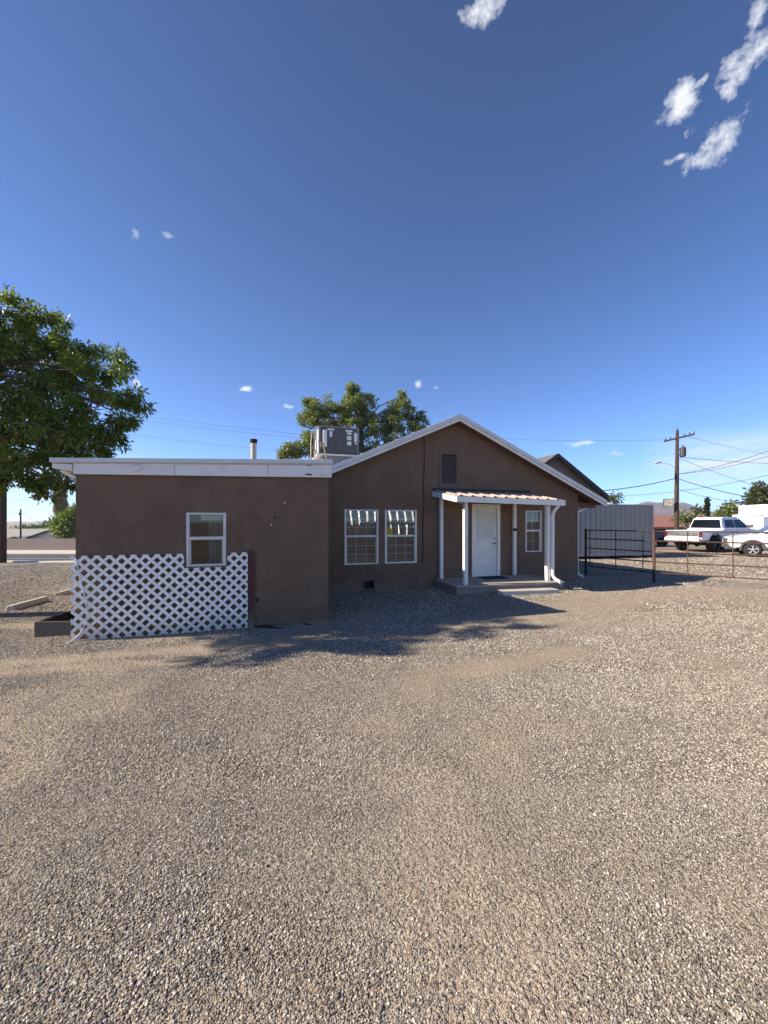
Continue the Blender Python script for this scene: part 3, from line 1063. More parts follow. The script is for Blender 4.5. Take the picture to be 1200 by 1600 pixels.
def window(rect, v, cols, rows, blind=True, sticker=False, frame='winframe', curtain=False, fw=.045):
    a, b, c, d = rect
    mid = (c + d) / 2 + .02
    w = MB(HO)
    vf, vb = v - .012, v + .085
    w.box(a, a + fw, vf, vb, c, d); w.box(b - fw, b, vf, vb, c, d)
    w.box(a + fw, b - fw, vf, vb, c, c + fw * .8); w.box(a + fw, b - fw, vf, vb, d - fw * .7, d)
    w.box(a + fw, b - fw, vf + .012, vb - .012, mid - .025, mid + .025)
    w.box(a + fw, a + fw + .02, vf + .03, vb - .02, c + fw, mid - .025); w.box(b - fw - .02, b - fw, vf + .03, vb - .02, c + fw, mid - .025)
    root = w.build('window', MT[frame], house, bevel=.004)
    p = MB(HO)
    p.box(a + fw, b - fw, v + .040, v + .045, mid + .02, d - fw * .6)
    p.box(a + fw, b - fw, v + .020, v + .025, c + fw * .7, mid - .02)
    p.each('pane', MT['glass'], root)
    if cols > 1:
        g = MB(HO)
        for lo, hi, vv in ((mid + .025, d - fw * .7, v + .052), (c + fw * .8, mid - .025, v + .032)):
            for k in range(1, cols):
                x = a + fw + (b - a - 2 * fw) * k / cols
                g.box(x - .006, x + .006, vv, vv + .008, lo, hi)
            for k in range(1, rows):
                z = lo + (hi - lo) * k / rows
                g.box(a + fw, b - fw, vv + .001, vv + .007, z - .006, z + .006)
        g.build('muntin', MT['muntin'], root)
    if blind:
        s = MB(HO)
        z = c + .05
        while z < d - .04:
            s.hexa([(a + fw, v + .130, z), (b - fw, v + .130, z), (b - fw, v + .152, z + .017), (a + fw, v + .152, z + .017)],
                   [(a + fw, v + .130, z + .003), (b - fw, v + .130, z + .003), (b - fw, v + .152, z + .020), (a + fw, v + .152, z + .020)])
            z += .026
        s.build('blind', MT['blind'], root)
    if sticker:
        s = MB(HO); s.box(a + .07, a + .22, v + .036, v + .039, mid + .03, mid + .19)
        st = s.build('sticker', MT['yellow'], root)
        s = MB(HO)
        for k in range(4):
            s.box(a + .085, a + .205 - .02 * (k % 2), v + .0345, v + .0359, mid + .055 + k * .033, mid + .067 + k * .033)
        s.build('sticker_text', MT['brown_trim'], st)
    return root


window(W1, VM, 3, 3, frame='muntin')
window(W2, VM, 3, 3, sticker=True, frame='muntin')
window(W3, VM, 2, 2, frame='muntin', fw=.035)
aw = window(AW, VA, 1, 1, blind=False)
m = H()     # things seen through the wing window: a drawn curtain, a pelmet box and a jamb
a, b, c, d = AW
vs = []
n = 26
for i in range(n + 1):
    u = a + .30 + (b - a - .36) * i / n
    vs.append((u, VA + .19 + .018 * math.sin(i * 1.35)))
for i in range(n):
    (u0, v0), (u1, v1) = vs[i], vs[i + 1]
    m.add([(u0, v0, c - .02), (u1, v1, c - .02), (u1, v1, d - .1), (u0, v0, d - .1)], [(0, 1, 2, 3)])
m.build('curtain', MT['blind'], aw, smooth=True, recalc=False)
m = H(); m.box(a + .19, b - .06, VA + .15, VA + .30, d - .12, d - .03)
m.build('curtain_box', MT['signface'], aw, bevel=.004)

# door
a, b, c, d = DR
m = H()
m.box(a - .075, a + .012, VM - .03, VM + .12, c, d + .09); m.box(b - .012, b + .075, VM - .03, VM + .12, c, d + .09)
m.box(a + .012, b - .012, VM - .03, VM + .12, d - .01, d + .09); m.box(a + .012, b - .012, VM - .02, VM + .12, c - .0, c + .03)
door = m.build('door', MT['white'], house, bevel=.004)
m = H()
m.box(a + .014, b - .014, VM + .045, VM + .085, c + .032, d - .012)
for (p0, p1, q0, q1) in ((a + .014, a + .10, c + .032, d - .012), (b - .10, b - .014, c + .032, d - .012)):
    m.box(p0, p1, VM + .028, VM + .045, q0, q1)
zz = [c + .032, c + .09, c + .32, c + .38, c + .58, c + .63, c + .82, c + .87, c + .98, c + 1.06, d - .13, d - .012]
for k in range(0, len(zz), 2):
    m.box(a + .10, b - .10, VM + .028, VM + .045, zz[k], zz[k + 1])
leaf = m.build('door_leaf', MT['door'], door, bevel=.004)
m = H(); m.box(a + .115, b - .115, VM + .036, VM + .044, c + 1.075, d - .145); m.build('door_lite', MT['doorglass'], door, bevel=.003)
m = H()
m.tube([(b - .065, VM + .027, c + .93), (b - .065, VM + .0, c + .93)], .028, 12); m.tube([(b - .065, VM - .0, c + .93), (b - .065, VM - .025, c + .93), (b - .19, VM - .03, c + .925)], .011, 8)
m.build('door_handle', MT['knob'], door)
m = H(); m.tube([(b - .065, VM + .027, c + 1.06), (b - .065, VM + .005, c + 1.06)], .026, 12); m.build('deadbolt', MT['knob'], door)

# porch: slab, posts, roof
PV = 8.30
m = H()
m.hexa([(4.40, PV, -.1), (7.46, PV - .1, -.1), (7.46, VM - .002, -.1), (4.40, VM - .002, -.1)],
       [(4.40, PV, .165), (7.46, PV - .1, .15), (7.46, VM - .002, .175), (4.40, VM - .002, .175)])
m.build('porch_base', MT['concrete_brown'], house, bevel=.012)
m = H()
m.hexa([(4.39, PV - .015, .166), (7.47, PV - .115, .151), (7.47, VM - .003, .176), (4.39, VM - .003, .176)],
       [(4.39, PV - .015, .215), (7.47, PV - .115, .20), (7.47, VM - .003, .225), (4.39, VM - .003, .225)])
m.build('porch_slab', MT['concrete'], house, bevel=.012)
PR_B, PR_F = 2.60, 2.375           # roof heights at wall and at front edge
VE = 8.16
ph = lambda v: PR_F + (PR_B - PR_F) * (v - VE) / (VM - VE)
for (u, v, w) in ((4.72, 8.46, .10), (7.14, 8.43, .105), (4.56, VM - .062, .09), (6.88, VM - .062, .09)):
    m = H(); m.box(u - w / 2, u + w / 2, v - w / 2, v + w / 2, .205, ph(v) - .13)
    m.build('porch_post', MT['white'], house, bevel=.006)
m = H()
m.hexa([(4.55, VM - .06, ph(VM) - .20), (4.61, VM - .06, ph(VM) - .20), (4.61, VM - .005, ph(VM) - .20), (4.55, VM - .005, ph(VM) - .20)],
       [(4.55, VM - .06, ph(VM) - .12), (4.61, VM - .06, ph(VM) - .12), (4.61, VM - .005, ph(VM) - .12), (4.55, VM - .005, ph(VM) - .12)])
m.bar((4.60, 8.42, ph(8.42) - .145), (4.60, VM - .01, ph(VM) - .145), .045, .13)
m.bar((7.14, 8.42, ph(8.42) - .145), (7.14, VM - .01, ph(VM) - .145), .045, .13)
m.bar((4.5, 8.44, ph(8.44) - .11), (7.4, 8.44, ph(8.44) - .11), .09, .09)
m.build('porch_beam', MT['fascia'], house, bevel=.004)
# ribbed sheet
m = H()
us, zs = [4.34], [0]
u = 4.40
while u < 7.42:
    us += [u, u + .03, u + .065, u + .095]; zs += [0, .032, .032, 0]
    u += .31
us.append(7.46); zs.append(0)
n = len(us)
sagr = lambda u: -.05 * (u - 4.4) / 3.0
vs = [(uu, VE + .005, PR_F + z + sagr(uu)) for uu, z in zip(us, zs)] + [(uu, VM - .004, PR_B + z + sagr(uu) * .3) for uu, z in zip(us, zs)]
vs += [(p[0], p[1], p[2] - .006) for p in vs]
fs = [(i, i + 1, n + i + 1, n + i) for i in range(n - 1)] + [(2 * n + i, 3 * n + i, 3 * n + i + 1, 2 * n + i + 1) for i in range(n - 1)]
fs += [(i + 1, i, 2 * n + i, 2 * n + i + 1) for i in range(n - 1)]
m.add(vs, fs)
pr = m.build('porch_roof', MT['porch_metal'], house, recalc=False)
m = H()
m.bar((4.33, VE + .02, PR_F - .075), (7.48, VE + .02, PR_F - .075 - .05), .036, .135)
m.bar((4.335, VE + .04, PR_F - .075), (4.335, VM - .004, PR_B - .075), .03, .135)
m.bar((7.455, VE + .04, PR_F - .12), (7.455, VM - .004, PR_B - .09), .03, .135)
m.build('porch_fascia', MT['white'], pr, bevel=.004)
m = H()
m.hexa([(4.36, VE + .05, PR_F - .075), (7.43, VE + .05, PR_F - .115), (7.43, VM - .01, PR_B - .06), (4.36, VM - .01, PR_B - .05)],
       [(4.36, VE + .05, PR_F - .060), (7.43, VE + .05, PR_F - .100), (7.43, VM - .01, PR_B - .045), (4.36, VM - .01, PR_B - .035)])
m.build('porch_ceiling', MT['fascia'], pr)
m = H()   # flashing where the sheet meets the wall
m.box(4.34, 7.46, VM - .05, VM - .001, PR_B + .02, PR_B + .075)
m.build('flashing', MT['darktrim'], pr)
# porch downspout on the right post
m = H()
m.tube([(7.30, VE + .06, 2.24), (7.31, VE + .08, 2.17), (7.25, 8.30, 2.06), (7.235, 8.35, 1.95), (7.235, 8.35, .36), (7.26, 8.30, .27), (7.34, 8.14, .17)], .045, 8)
m.build('downspout', MT['white'], house)
m = H(); m.box(6.80, 6.93, VM - .135, VM - .108, 1.50, 1.58)
m.build('bell_box', MT['blackpaint'], house, bevel=.006)
m = H(); m.tube([(6.60, VM - .015, 2.20), (6.55, VM - .05, 2.12), (6.58, VM - .06, 2.03), (6.64, VM - .03, 2.02), (6.62, VM - .02, 2.12)], .01, 6)
m.build('wall_hook', MT['brown_trim'], house)

# ---- things at the house
o = MB((5.95, 9.05, .222)); o.box(5.62, 6.35, 8.98, 9.42, .222, .238)
t = o.build('doormat', MT['mat'], bevel=.004)
t.location = l2w(5.95, 9.05, .222); t.rotation_euler = (0, 0, TH)
put(t, label='black rubber doormat lying before the white front door', category='doormat')
m = MB((6.15, 7.98, 0))
m.hexa([(5.38, 7.86, -.03), (7.0, 7.80, -.03), (7.0, 8.12, -.03), (5.38, 8.12, -.03)], [(5.40, 7.88, .115), (6.98, 7.82, .085), (6.98, 8.10, .085), (5.40, 8.10, .115)])
t = m.build('step_block', MT['stop'], bevel=.02)
t.location = l2w(6.15, 7.98); t.rotation_euler = (0, 0, TH)
put(t, label='low pale concrete step block lying in front of the porch slab', category='step')

# lattice panel
LA0, LA1, LH = -2.715, -.275, 1.255
lat = thing('lattice_panel', 'white diagonal lattice panel leaning on the wing wall around the window', 'lattice panel', l2w(-1.5, VA - .04), TH)
PER, SW = .1585, .044
slope_base = lambda u: .0


def clip(poly, ax, val, keep_gt):
    out = []
    for i in range(len(poly)):
        p, q = poly[i], poly[(i + 1) % len(poly)]
        ip = (p[ax] >= val) == keep_gt or p[ax] == val
        iq = (q[ax] >= val) == keep_gt or q[ax] == val
        if ip:
            out.append(p)
        if ip != iq:
            t_ = (val - p[ax]) / (q[ax] - p[ax])
            out.append((p[0] + t_ * (q[0] - p[0]), p[1] + t_ * (q[1] - p[1])))
    return out


u_n, h_n = LA0 + .008, LH - .014      # a crossing sits near the top-left corner
for layer, sgn in ((0, 1), (1, -1)):
    m = MB((-1.5, VA - .04, 0))
    for k in range(-30, 31):
        cu = u_n + k * PER
        cu += random.uniform(-.003, .003)
        ja = R(45 + random.uniform(-.35, .35))
        d = (math.cos(ja), sgn * math.sin(ja)); nn = (-d[1], d[0])
        A = (cu - d[0] * 4, h_n - d[1] * 4); B = (cu + d[0] * 4, h_n + d[1] * 4)
        quad = [(A[0] + nn[0] * SW / 2, A[1] + nn[1] * SW / 2), (B[0] + nn[0] * SW / 2, B[1] + nn[1] * SW / 2),
                (B[0] - nn[0] * SW / 2, B[1] - nn[1] * SW / 2), (A[0] - nn[0] * SW / 2, A[1] - nn[1] * SW / 2)]
        for (a0, a1, b0, b1) in ((LA0, -1.225, .0, LH), (-1.225, -.585, .0, 1.025), (-.585, LA1, .0, LH)):
            q = quad
            for ax, val, kg in ((0, a0, True), (0, a1, False), (1, b0, True), (1, b1, False)):
                if len(q) > 2:
                    q = clip(q, ax, val, kg)
            if len(q) > 2:
                v0 = VA - .052 - layer * .0065
                m.prism(q, v0, v0 - .006)
    m.build('lattice_strips', MT['lattice'], lat)
m = MB((-.22, VA - .03, 0)); m.box(-.272, -.185, VA - .045, VA - .008, -.02, 1.275)
t = m.build('trim_board', MT['redboard'], bevel=.004)
t.location = l2w(-.22, VA - .03); t.rotation_euler = (0, 0, TH)
put(t, label='narrow dark red board standing at the right edge of the lattice', category='board')
m = MB((-2.6, VA - .075, 0))
cp = [(-2.645, 1.215), (-2.625, 1.10), (-2.59, .90), (-2.545, .70), (-2.515, .50), (-2.505, .38), (-2.535, .24), (-2.60, .11), (-2.68, .03), (-2.74, .005)]
m.tube([(u, VA - .078 - (.05 if i > 7 else 0) * (i - 7), h) for i, (u, h) in enumerate(cp)], .0085, 6)
t = m.build('loose_cable', MT['cord'], smooth=True)
t.location = l2w(-2.6, VA - .075); t.rotation_euler = (0, 0, TH)
put(t, label='loose white cable hanging down the left end of the lattice', category='cable')

m = MB((-.05, 6.62, 0))
for (u0, v0, u1, v1, w) in ((-.16, 6.70, .26, 6.52, .05), (-.10, 6.73, .12, 6.66, .06), (.62, 6.72, .74, 6.62, .04)):
    g = [float(gz(*l2w(u, v).xy)) for u, v in ((u0, v0), (u1, v1))]
    m.bar((u0, v0, g[0] + .015), (u1, v1, g[1] + .012), w, .012)
for k, q in enumerate(m.each('plastic_strip', MT['blackpaint'])):
    q.location = l2w(-.05, 6.62); q.rotation_euler = (0, 0, TH)
    put(q, label=('longest black plastic strip lying at the foot of the wing wall', 'short black plastic strip tucked against the wing wall beside the longest strip', 'small black plastic scrap near the right corner of the wing wall')[k], category='debris', group='black plastic scraps by the wall')
# planter box
pl = thing('planter_box', 'empty grey timber planter box beside the left end of the lattice', 'planter', (-4.86, 6.20, 0), R(4))
m = MB()
for q in ((-.46, .62, -.36, -.32), (-.46, .62, .36, .40), (-.46, -.42, -.32, .36), (.58, .62, -.32, .36)):
    m.box(q[0], q[1], q[2], q[3], -.05, .24)
m.each('planter_side', MT['planter'], pl, bevel=.006)
m = MB(); m.box(-.42, .58, -.32, .36, -.05, .10); m.build('soil', MT['soil'], pl)
m = MB((0, 0, 0))
for k in range(9):
    x, y = random.uniform(-.2, .5), random.uniform(-.2, .25)
    m.tube([(x, y, .1), (x + random.uniform(-.06, .06), y + random.uniform(-.06, .06), .16 + random.uniform(0, .05))], [.02, .008], 5)
m.each('dry_clod', MT['soil'], pl)

# two concrete wheel stops
def wheel_stop(p0, p1, lab):
    a, b = Vector(p0), Vector(p1)
    c = (a + b) / 2; d = b - a; L = d.length
    g = float(gz(c.x, c.y))
    m = MB()
    m.prism([(-.085, -.03), (.085, -.03), (.08, .05), (.048, .102), (-.048, .102), (-.08, .05)], -L / 2, L / 2, 'x')
    t = m.build('wheel_stop', MT['stop'], bevel=.02)
    t.location = (c.x, c.y, g)
    pitch = math.atan2(float(gz(b.x, b.y) - gz(a.x, a.y)), L)
    t.rotation_euler = (0, -pitch, math.atan2(d.y, d.x))
    put(t, label=lab, category='wheel stop', group='concrete wheel stops on the gravel')


wheel_stop((-7.42, 7.62), (-7.60, 8.62), 'pale concrete wheel stop lying askew in the open left of the planter')
wheel_stop((-7.99, 9.42), (-8.4, 10.8), 'farther concrete wheel stop partly hidden by the lattice corner')

# rooftop air conditioner on its curb
AC0, ACV = (1.43, 2.62), 10.95
m = H(); m.box(1.55, 2.72, ACV + .02, ACV + 1.10, 3.0, 3.65); m.build('roof_curb', MT['ac_frame'], house, bevel=.01)
ac = thing('air_conditioner', 'dark grey rooftop air conditioner with white labels standing on the roof curb', 'air conditioner', l2w(2.03, ACV + .5, 3.655), TH)
ac.scale = (1, 1, .88)
A0 = (2.03, ACV + .5, 3.80)
m = MB(A0); m.box(1.46, 2.60, ACV + .02, ACV + 1.05, 3.86, 4.72); m.build('housing', MT['ac'], ac, bevel=.012)
m = MB(A0); m.box(1.40, 2.70, ACV - .03, ACV + 1.1, 3.802, 3.858); m.build('base_pan', MT['metal_edge'], ac, bevel=.006)
m = MB(A0)
m.box(1.445, 1.50, ACV + .005, ACV + .06, 3.86, 4.74); m.box(2.575, 2.615, ACV + .005, ACV + .05, 3.86, 4.72); m.box(1.445, 1.485, ACV + 1.01, ACV + 1.065, 3.86, 4.73)
m.box(1.44, 2.62, ACV - .0, ACV + 1.07, 4.722, 4.76)
m.each('frame_rail', MT['ac_frame'], ac, bevel=.006)
m = MB(A0)
for q in ((1.452, 1.459, .10, .42, 4.30, 4.68), (1.452, 1.459, .10, .32, 3.92, 4.26), (1.452, 1.459, .62, .76, 4.12, 4.42)):
    m.box(q[0], q[1], ACV + q[2], ACV + q[3], q[4], q[5])
m.each('side_panel', MT['ac_white'], ac)
m = MB(A0); m.box(1.57, 1.68, ACV - .05, ACV + .018, 4.08, 4.62); m.build('conduit_cover', MT['ac_white'], ac, bevel=.01)
for (x0, x1, z0, z1) in ((1.70, 1.90, 4.63, 4.69), (1.76, 1.84, 4.42, 4.60), (2.23, 2.43, 4.62, 4.68), (2.27, 2.40, 4.53, 4.60), (2.27, 2.40, 4.35, 4.48), (2.27, 2.40, 4.18, 4.30), (2.48, 2.59, 4.30, 4.60), (2.50, 2.58, 4.22, 4.27)):
    m = MB(A0); m.box(x0, x1, ACV + .014, ACV + .0185, z0, z1); m.build('sticker', MT['ac_white'], ac)
m = MB(A0)
m.tube([(1.56, ACV - .02, 4.20), (1.60, ACV - .06, 4.0), (1.66, ACV - .08, 3.7)], .02, 6); m.bar((1.53, ACV - .03, 4.22), (1.53, ACV - .03, 4.05), .07, .03)
m.each('wood_strut', MT['wood'], ac)
m = MB(A0)
m.tube([(1.30, ACV + .6, 3.2), (1.30, ACV + .6, 4.3), (1.33, ACV + .6, 4.65), (1.44, ACV + .6, 4.68)], .02, 6)
m.tube([(1.36, ACV + .25, 3.2), (1.36, ACV + .25, 3.95), (1.45, ACV + .25, 4.0)], .016, 6)
m.each('conduit', MT['flue'], ac)

# ------------------------------------------------------------------ pipe gates
def hgt(p, q, t):
    return Vector(p) * (1 - t) + Vector(q) * t


RAILS = (.30, .61, .90, 1.21, 1.49)
P0, P1, P2 = Vector((6.70, 12.75, 0)), Vector((7.77, 11.05, 0)), Vector((11.45, 8.54, 0))


def post(p, mat, lab, top=1.53, base_mat=None):
    t = thing('gate_post', lab, 'gate post', p, 0, 'steel gate posts')
    m = MB(); m.tube([(0, 0, .33 if base_mat else -.1), (0, 0, top), (0, 0, top + .01)], [.038, .038, .02], 12); m.build('pole', mat, t)
    if base_mat:
        m = MB(); m.tube([(0, 0, -.1), (0, 0, .329)], .042, 12); m.build('pole_foot', base_mat, t)
    return t


post(P0, MT['blackpaint'], 'black steel gate post close to the house corner')
post(P1, MT['rust'], 'rusty steel gate post with a black foot, between the two gate panels', base_mat=MT['blackpaint'])
post(P2, MT['rust'], 'rusty steel gate post at the far right end of the pipe gate')


def gate(a, b, stiles, lab, mat):
    d = (b - a).normalized(); L = (b - a).length
    t = thing('pipe_gate', lab, 'gate', a, math.atan2(d.y, d.x), 'pipe gate panels')
    x0, x1 = .05, L - .05
    for h in RAILS:
        m = MB(); m.tube([(x0, 0, h), (x1, 0, h)], .0175, 8); m.build('rail', mat, t)
    for s in stiles:
        m = MB(); m.tube([(s * L, -.024, RAILS[0] - .02), (s * L, -.024, RAILS[-1] + .02)], .013, 8); m.build('stile', mat, t)


gate(P0, P1, (.07, .48, .86), 'dark pipe gate panel in the shade beside the house', MT['blackpaint'])  # black colour on this panel also carries the house shade
gate(P1, P2, (.17, .38, .62, .86), 'long rusty pipe gate panel running off to the right in the sun', MT['rust'])

# ------------------------------------------------------------------ shipping container
CX0, CX1, CY0, CB, CTOP = 6.88, 12.94, 18.35, .13, 2.62
ct = thing('shipping_container', 'grey corrugated shipping container behind the pipe gate', 'container', ((CX0 + CX1) / 2 + .16, CY0 + 1.15, 0), R(11.5))
CO = ((CX0 + CX1) / 2, CY0 + 1.22, 0)


def corr(mb, x0, x1, y, z0, z1, dep, flip=1):
    x = x0; pts = []
    while x < x1 - .02:
        for dx, dy in ((0, 0), (.07, 0), (.138, dep), (.208, dep)):
            if x + dx <= x1:
                pts.append((x + dx, y + dy * flip))
        x += .276
    pts.append((x1, y))
    vs = [(p[0], p[1], z0) for p in pts] + [(p[0], p[1], z1) for p in pts]
    n = len(pts)
    mb.add(vs, [(i, i + 1, n + i + 1, n + i) for i in range(n - 1)])


m = MB(CO)
corr(m, CX0 + .1, CX1 - .1, CY0 + .02, CB + .14, CTOP - .08, .045)
corr(m, CX0 + .1, CX1 - .1, CY0 + 2.42, CB + .14, CTOP - .08, -.045)
m.add([(CX0 + .05, CY0 + .1, CTOP - .02), (CX1 - .05, CY0 + .1, CTOP - .02), (CX1 - .05, CY0 + 2.34, CTOP - .02), (CX0 + .05, CY0 + 2.34, CTOP - .02)], [(0, 1, 2, 3)])
m.box(CX0 + .04, CX0 + .08, CY0 + .1, CY0 + 2.34, CB + .1, CTOP - .05); m.box(CX1 - .08, CX1 - .04, CY0 + .1, CY0 + 2.34, CB + .1, CTOP - .05)
m.build('corrugated_wall', MT['container'], ct, recalc=False)
m = MB(CO)
for x in (CX0, CX1 - .12):
    for y in (CY0, CY0 + 2.32):
        m.box(x, x + .12, y, y + .12, CB, CTOP)
for y in (CY0 + .005, CY0 + 2.345):
    m.box(CX0 + .12, CX1 - .12, y, y + .09, CB + .003, CB + .145); m.box(CX0 + .12, CX1 - .12, y, y + .08, CTOP - .085, CTOP - .003)
for x in (CX0 + .005, CX1 - .095):
    m.box(x, x + .09, CY0 + .12, CY0 + 2.32, CB + .003, CB + .145); m.box(x, x + .09, CY0 + .12, CY0 + 2.32, CTOP - .085, CTOP - .003)
m.build('frame', MT['container'], ct, bevel=.01)
for i, x in enumerate((CX0 + .1, CX0 + 2.9, CX1 - .35)):
    m = MB(CO); m.box(x, x + .3, CY0 + .02, CY0 + .32, -.05, CB - .003); m.box(x, x + .3, CY0 + 2.0, CY0 + 2.3, -.05, CB - .003)
    m.each('support_block', MT['blocks'], ct)

# ------------------------------------------------------------------ simple buildings
def gable_house(name, lab, loc, rz, w, depth, eave, ridge, wall, roof, over=.4, trim='darktrim', ridge_axis='y', extra=None, base=-.3):
    """gable faces -y; ridge runs along y"""
    t = thing(name, lab, 'house', loc, rz)
    p = (ridge - eave) / (w / 2)
    if ridge_axis == 'x':
        w, depth = w, depth
    m = MB()
    m.prism([(-w / 2, base), (w / 2, base), (w / 2, eave), (0, ridge), (-w / 2, eave)], 0, depth)
    m.build('wall', MT[wall], t)
    m = MB()
    e = w / 2 + over
    ze = eave - p * over
    m.prism([(-e, ze + .02), (0, ridge + .02), (e, ze + .02), (e, ze + .14), (0, ridge + .16), (-e, ze + .14)], -over, depth + over)
    r_ = m.build('roof', MT[roof], t)
    m = MB()
    m.prism([(-e - .02, ze - .12), (0, ridge - .10), (e + .02, ze - .12), (e + .02, ze + .15), (0, ridge + .175), (-e - .02, ze + .15)], -over - .04, -over - .005)
    m.build('rake_board', MT[trim], r_)
    return t, r_


nb, nbr = gable_house('neighbour_house', 'tall dark brown house with a steep shingle gable rising behind the container', l2w(18.95, 21.75), TH, 9.0, 14, 3.42, 6.25, 'neighbour', 'shingle', over=.4)
m = MB(); m.tube([(-1.0, 3.0, 5.6), (-1.0, 3.0, 6.45)], .06, 8); m.build('vent_pipe', MT['darktrim'], nbr)

rh, rhr = gable_house('red_roof_house', 'low house with a dull red shingle roof beyond the parked truck', (38.6, 50, 0), R(96), 11, 22, 1.25, 2.55, 'tan_wall', 'shingle_red', over=.7, trim='white')
m = MB(); m.box(-5.52, -5.50, 2, 20, .1, 1.0); m.build('window', MT['carglass'], rh)  # dark strip stands in for the shaded porch below the eave
gable_house('brown_roof_house', 'small house with a brown gabled roof just right of the utility pole', (43.2, 48, 0), R(10), 5.5, 8, 1.2, 2.35, 'tan_wall', 'shingle', over=.4, trim='darktrim')

# left, beyond the road
def lz(x, y):
    return float(terrain(x, y))


g0 = lz(-55, 68)
lh, _r = gable_house('ranch_house', 'pale walled ranch house with a long grey roof behind the block wall', (-56.5, 66, g0), R(8), 8.5, 9, 1.55, 3.1, 'white_wall', 'shingle_grey', over=.7, trim='darktrim')
m = MB(); m.box(-13.5, -4.3, 1.2, 9, -.3, 1.5); m.build('wall', MT['tan_wall'], lh)
m = MB(); m.prism([(.4, 1.35), (5.2, 3.0), (9.8, 1.35), (9.8, 1.52), (5.2, 3.17), (.4, 1.52)], -14.3, -1.0, 'x'); m.build('roof', MT['shingle_grey'], lh)
m = MB(); m.box(1.2, 3.9, -.05, -.002, -.1, 1.6); m.build('garage_shade', MT['black_void'], lh)  # dark panel paints the shade inside an open garage
m = MB(); m.prism([(-8.2, 1.05), (-5.2, 1.85), (-2.5, 1.05), (-2.5, 1.2), (-5.2, 2.0), (-8.2, 1.2)], -1.5, 1.4); m.build('porch_roof', MT['shingle_grey'], lh)
g1 = lz(-46, 63)
gable_house('brick_shed', 'small red brick shed with a white roof edge right of the ranch house', (-46.2, 62, g1), R(8), 4.2, 5, 1.25, 1.95, 'brick_wall', 'shingle_grey', over=.5, trim='white')
gable_house('far_left_house', 'tan house with a grey roof far left behind the brown pole', (-71, 72, lz(-71, 72)), R(98), 9, 12, 1.6, 3.0, 'tan_wall', 'shingle_grey', over=.6, trim='darktrim')

# block wall along the far side of the road
m = MB((-60, 53, 0))
ws = np.linspace(-110, -20, 46)
for i in range(45):
    xa, xb = ws[i], ws[i + 1]
    ya, yb = 51.0 - .06 * (xa + 40), 51.0 - .06 * (xb + 40)
    ga, gb = lz(xa, ya), lz(xb, yb)
    m.hexa([(xa, ya, ga - .2), (xb, yb, gb - .2), (xb, yb + .2, gb - .2), (xa, ya + .2, ga - .2)],
           [(xa, ya, ga + 1.55), (xb, yb, gb + 1.55), (xb, yb + .2, gb + 1.55), (xa, ya + .2, ga + 1.55)])
bw = m.build('block_wall', MT['block'])
bw.location = (-60, 53, 0)
put(bw, label='long brown concrete block wall along the far side of the road', category='wall')

ribbon('road', 23.4, 36.5, .02, MT['asphalt'])
ribbon('roadside', 36.5, 52.0, .03, MT['shoulder'])
kerb('kerb', 36.3, 36.6, .14, MT['pavement'])
kerb('kerb_edge', 23.0, 23.35, .10, MT['pavement'])
ribbon('pavement', 36.6, 39.5, .12, MT['pavement'])
ribbon('lane_line', 34.2, 34.4, .026, MT['road_white'])
for k, (a, b) in enumerate(((-60, -40), (-34, -21.3), (-17, -10))):
    ribbon('lane_dash', 27.4, 27.6, .027, MT['road_white'], a, b)

# ------------------------------------------------------------------ poles and wires
def wire(name, a, b, sag, lab, r=.012, group='overhead wires', n=18):
    a, b = Vector(a), Vector(b)
    c = (a + b) / 2
    pts = [a.lerp(b, i / n) - c - Vector((0, 0, sag * 4 * (i / n) * (1 - i / n))) for i in range(n + 1)]
    m = MB(); m.tube(pts, r, 5, False)
    o = m.build(name, MT['wire'], recalc=False)
    o.location = c
    put(o, label=lab, category='wire', group=group)


def px(x, y, Y):
    """the world point that lies at depth Y on a sight line of the photograph"""
    return Vector(((x - 600) / 600 * Y, Y, 1.75 + (816 - y) / 600 * Y))


UX, UY = 22.85, 30.0
up = thing('utility_pole', 'tall wooden utility pole with crossarm, transformer and lamp arm behind the truck', 'utility pole', (UX, UY, 0), 0)
m = MB(); m.tube([(0, 0, -.3), (0, 0, 4), (.06, 0, 8.9), (.06, 0, 8.95)], [.165, .145, .105, .05], 14); m.build('pole', MT['pole'], up)
m = MB(); m.bar((-.75, .3, 8.13), (1.0, -.5, 8.52), .10, .12); m.build('crossarm', MT['pole'], up)
m = MB()
for k in (-.68, -.4, .4, .7, .95):
    z = 8.32 + .222 * k; y = -.09 - .455 * k
    m.tube([(k, y, z + .05), (k, y, z + .13), (k, y, z + .22)], [.025, .045, .03], 8)
m.tube([(.06, 0, 8.95), (.06, 0, 9.12)], [.03, .04], 8)
m.each('insulator', MT['transformer'], up)
m = MB(); m.tube([(.42, -.1, 6.85), (.42, -.1, 6.92), (.42, -.1, 7.55), (.42, -.1, 7.60)], [.16, .21, .21, .1], 14)
m.tube([(.36, -.1, 7.6), (.36, -.1, 7.78)], [.03, .03], 8); m.tube([(.5, -.1, 7.6), (.5, -.1, 7.78)], [.03, .03], 8); m.bar((.1, -.05, 7.4), (.3, -.1, 7.4), .05, .06); m.bar((.1, -.05, 7.0), (.3, -.1, 7.0), .05, .06)
m.build('transformer', MT['transformer'], up)
m = MB(); m.tube([(-.1, 0, 6.02), (-.7, -.1, 6.28), (-1.4, -.25, 6.36)], .017, 8); la = m.build('lamp_arm', MT['flue'], up)
m = MB(); m.tube([(-1.35, -.24, 6.36), (-1.5, -.27, 6.38), (-1.85, -.35, 6.33), (-2.02, -.38, 6.28)], [.03, .07, .09, .04], 10); m.build('lamp_head', MT['lamp'], la)
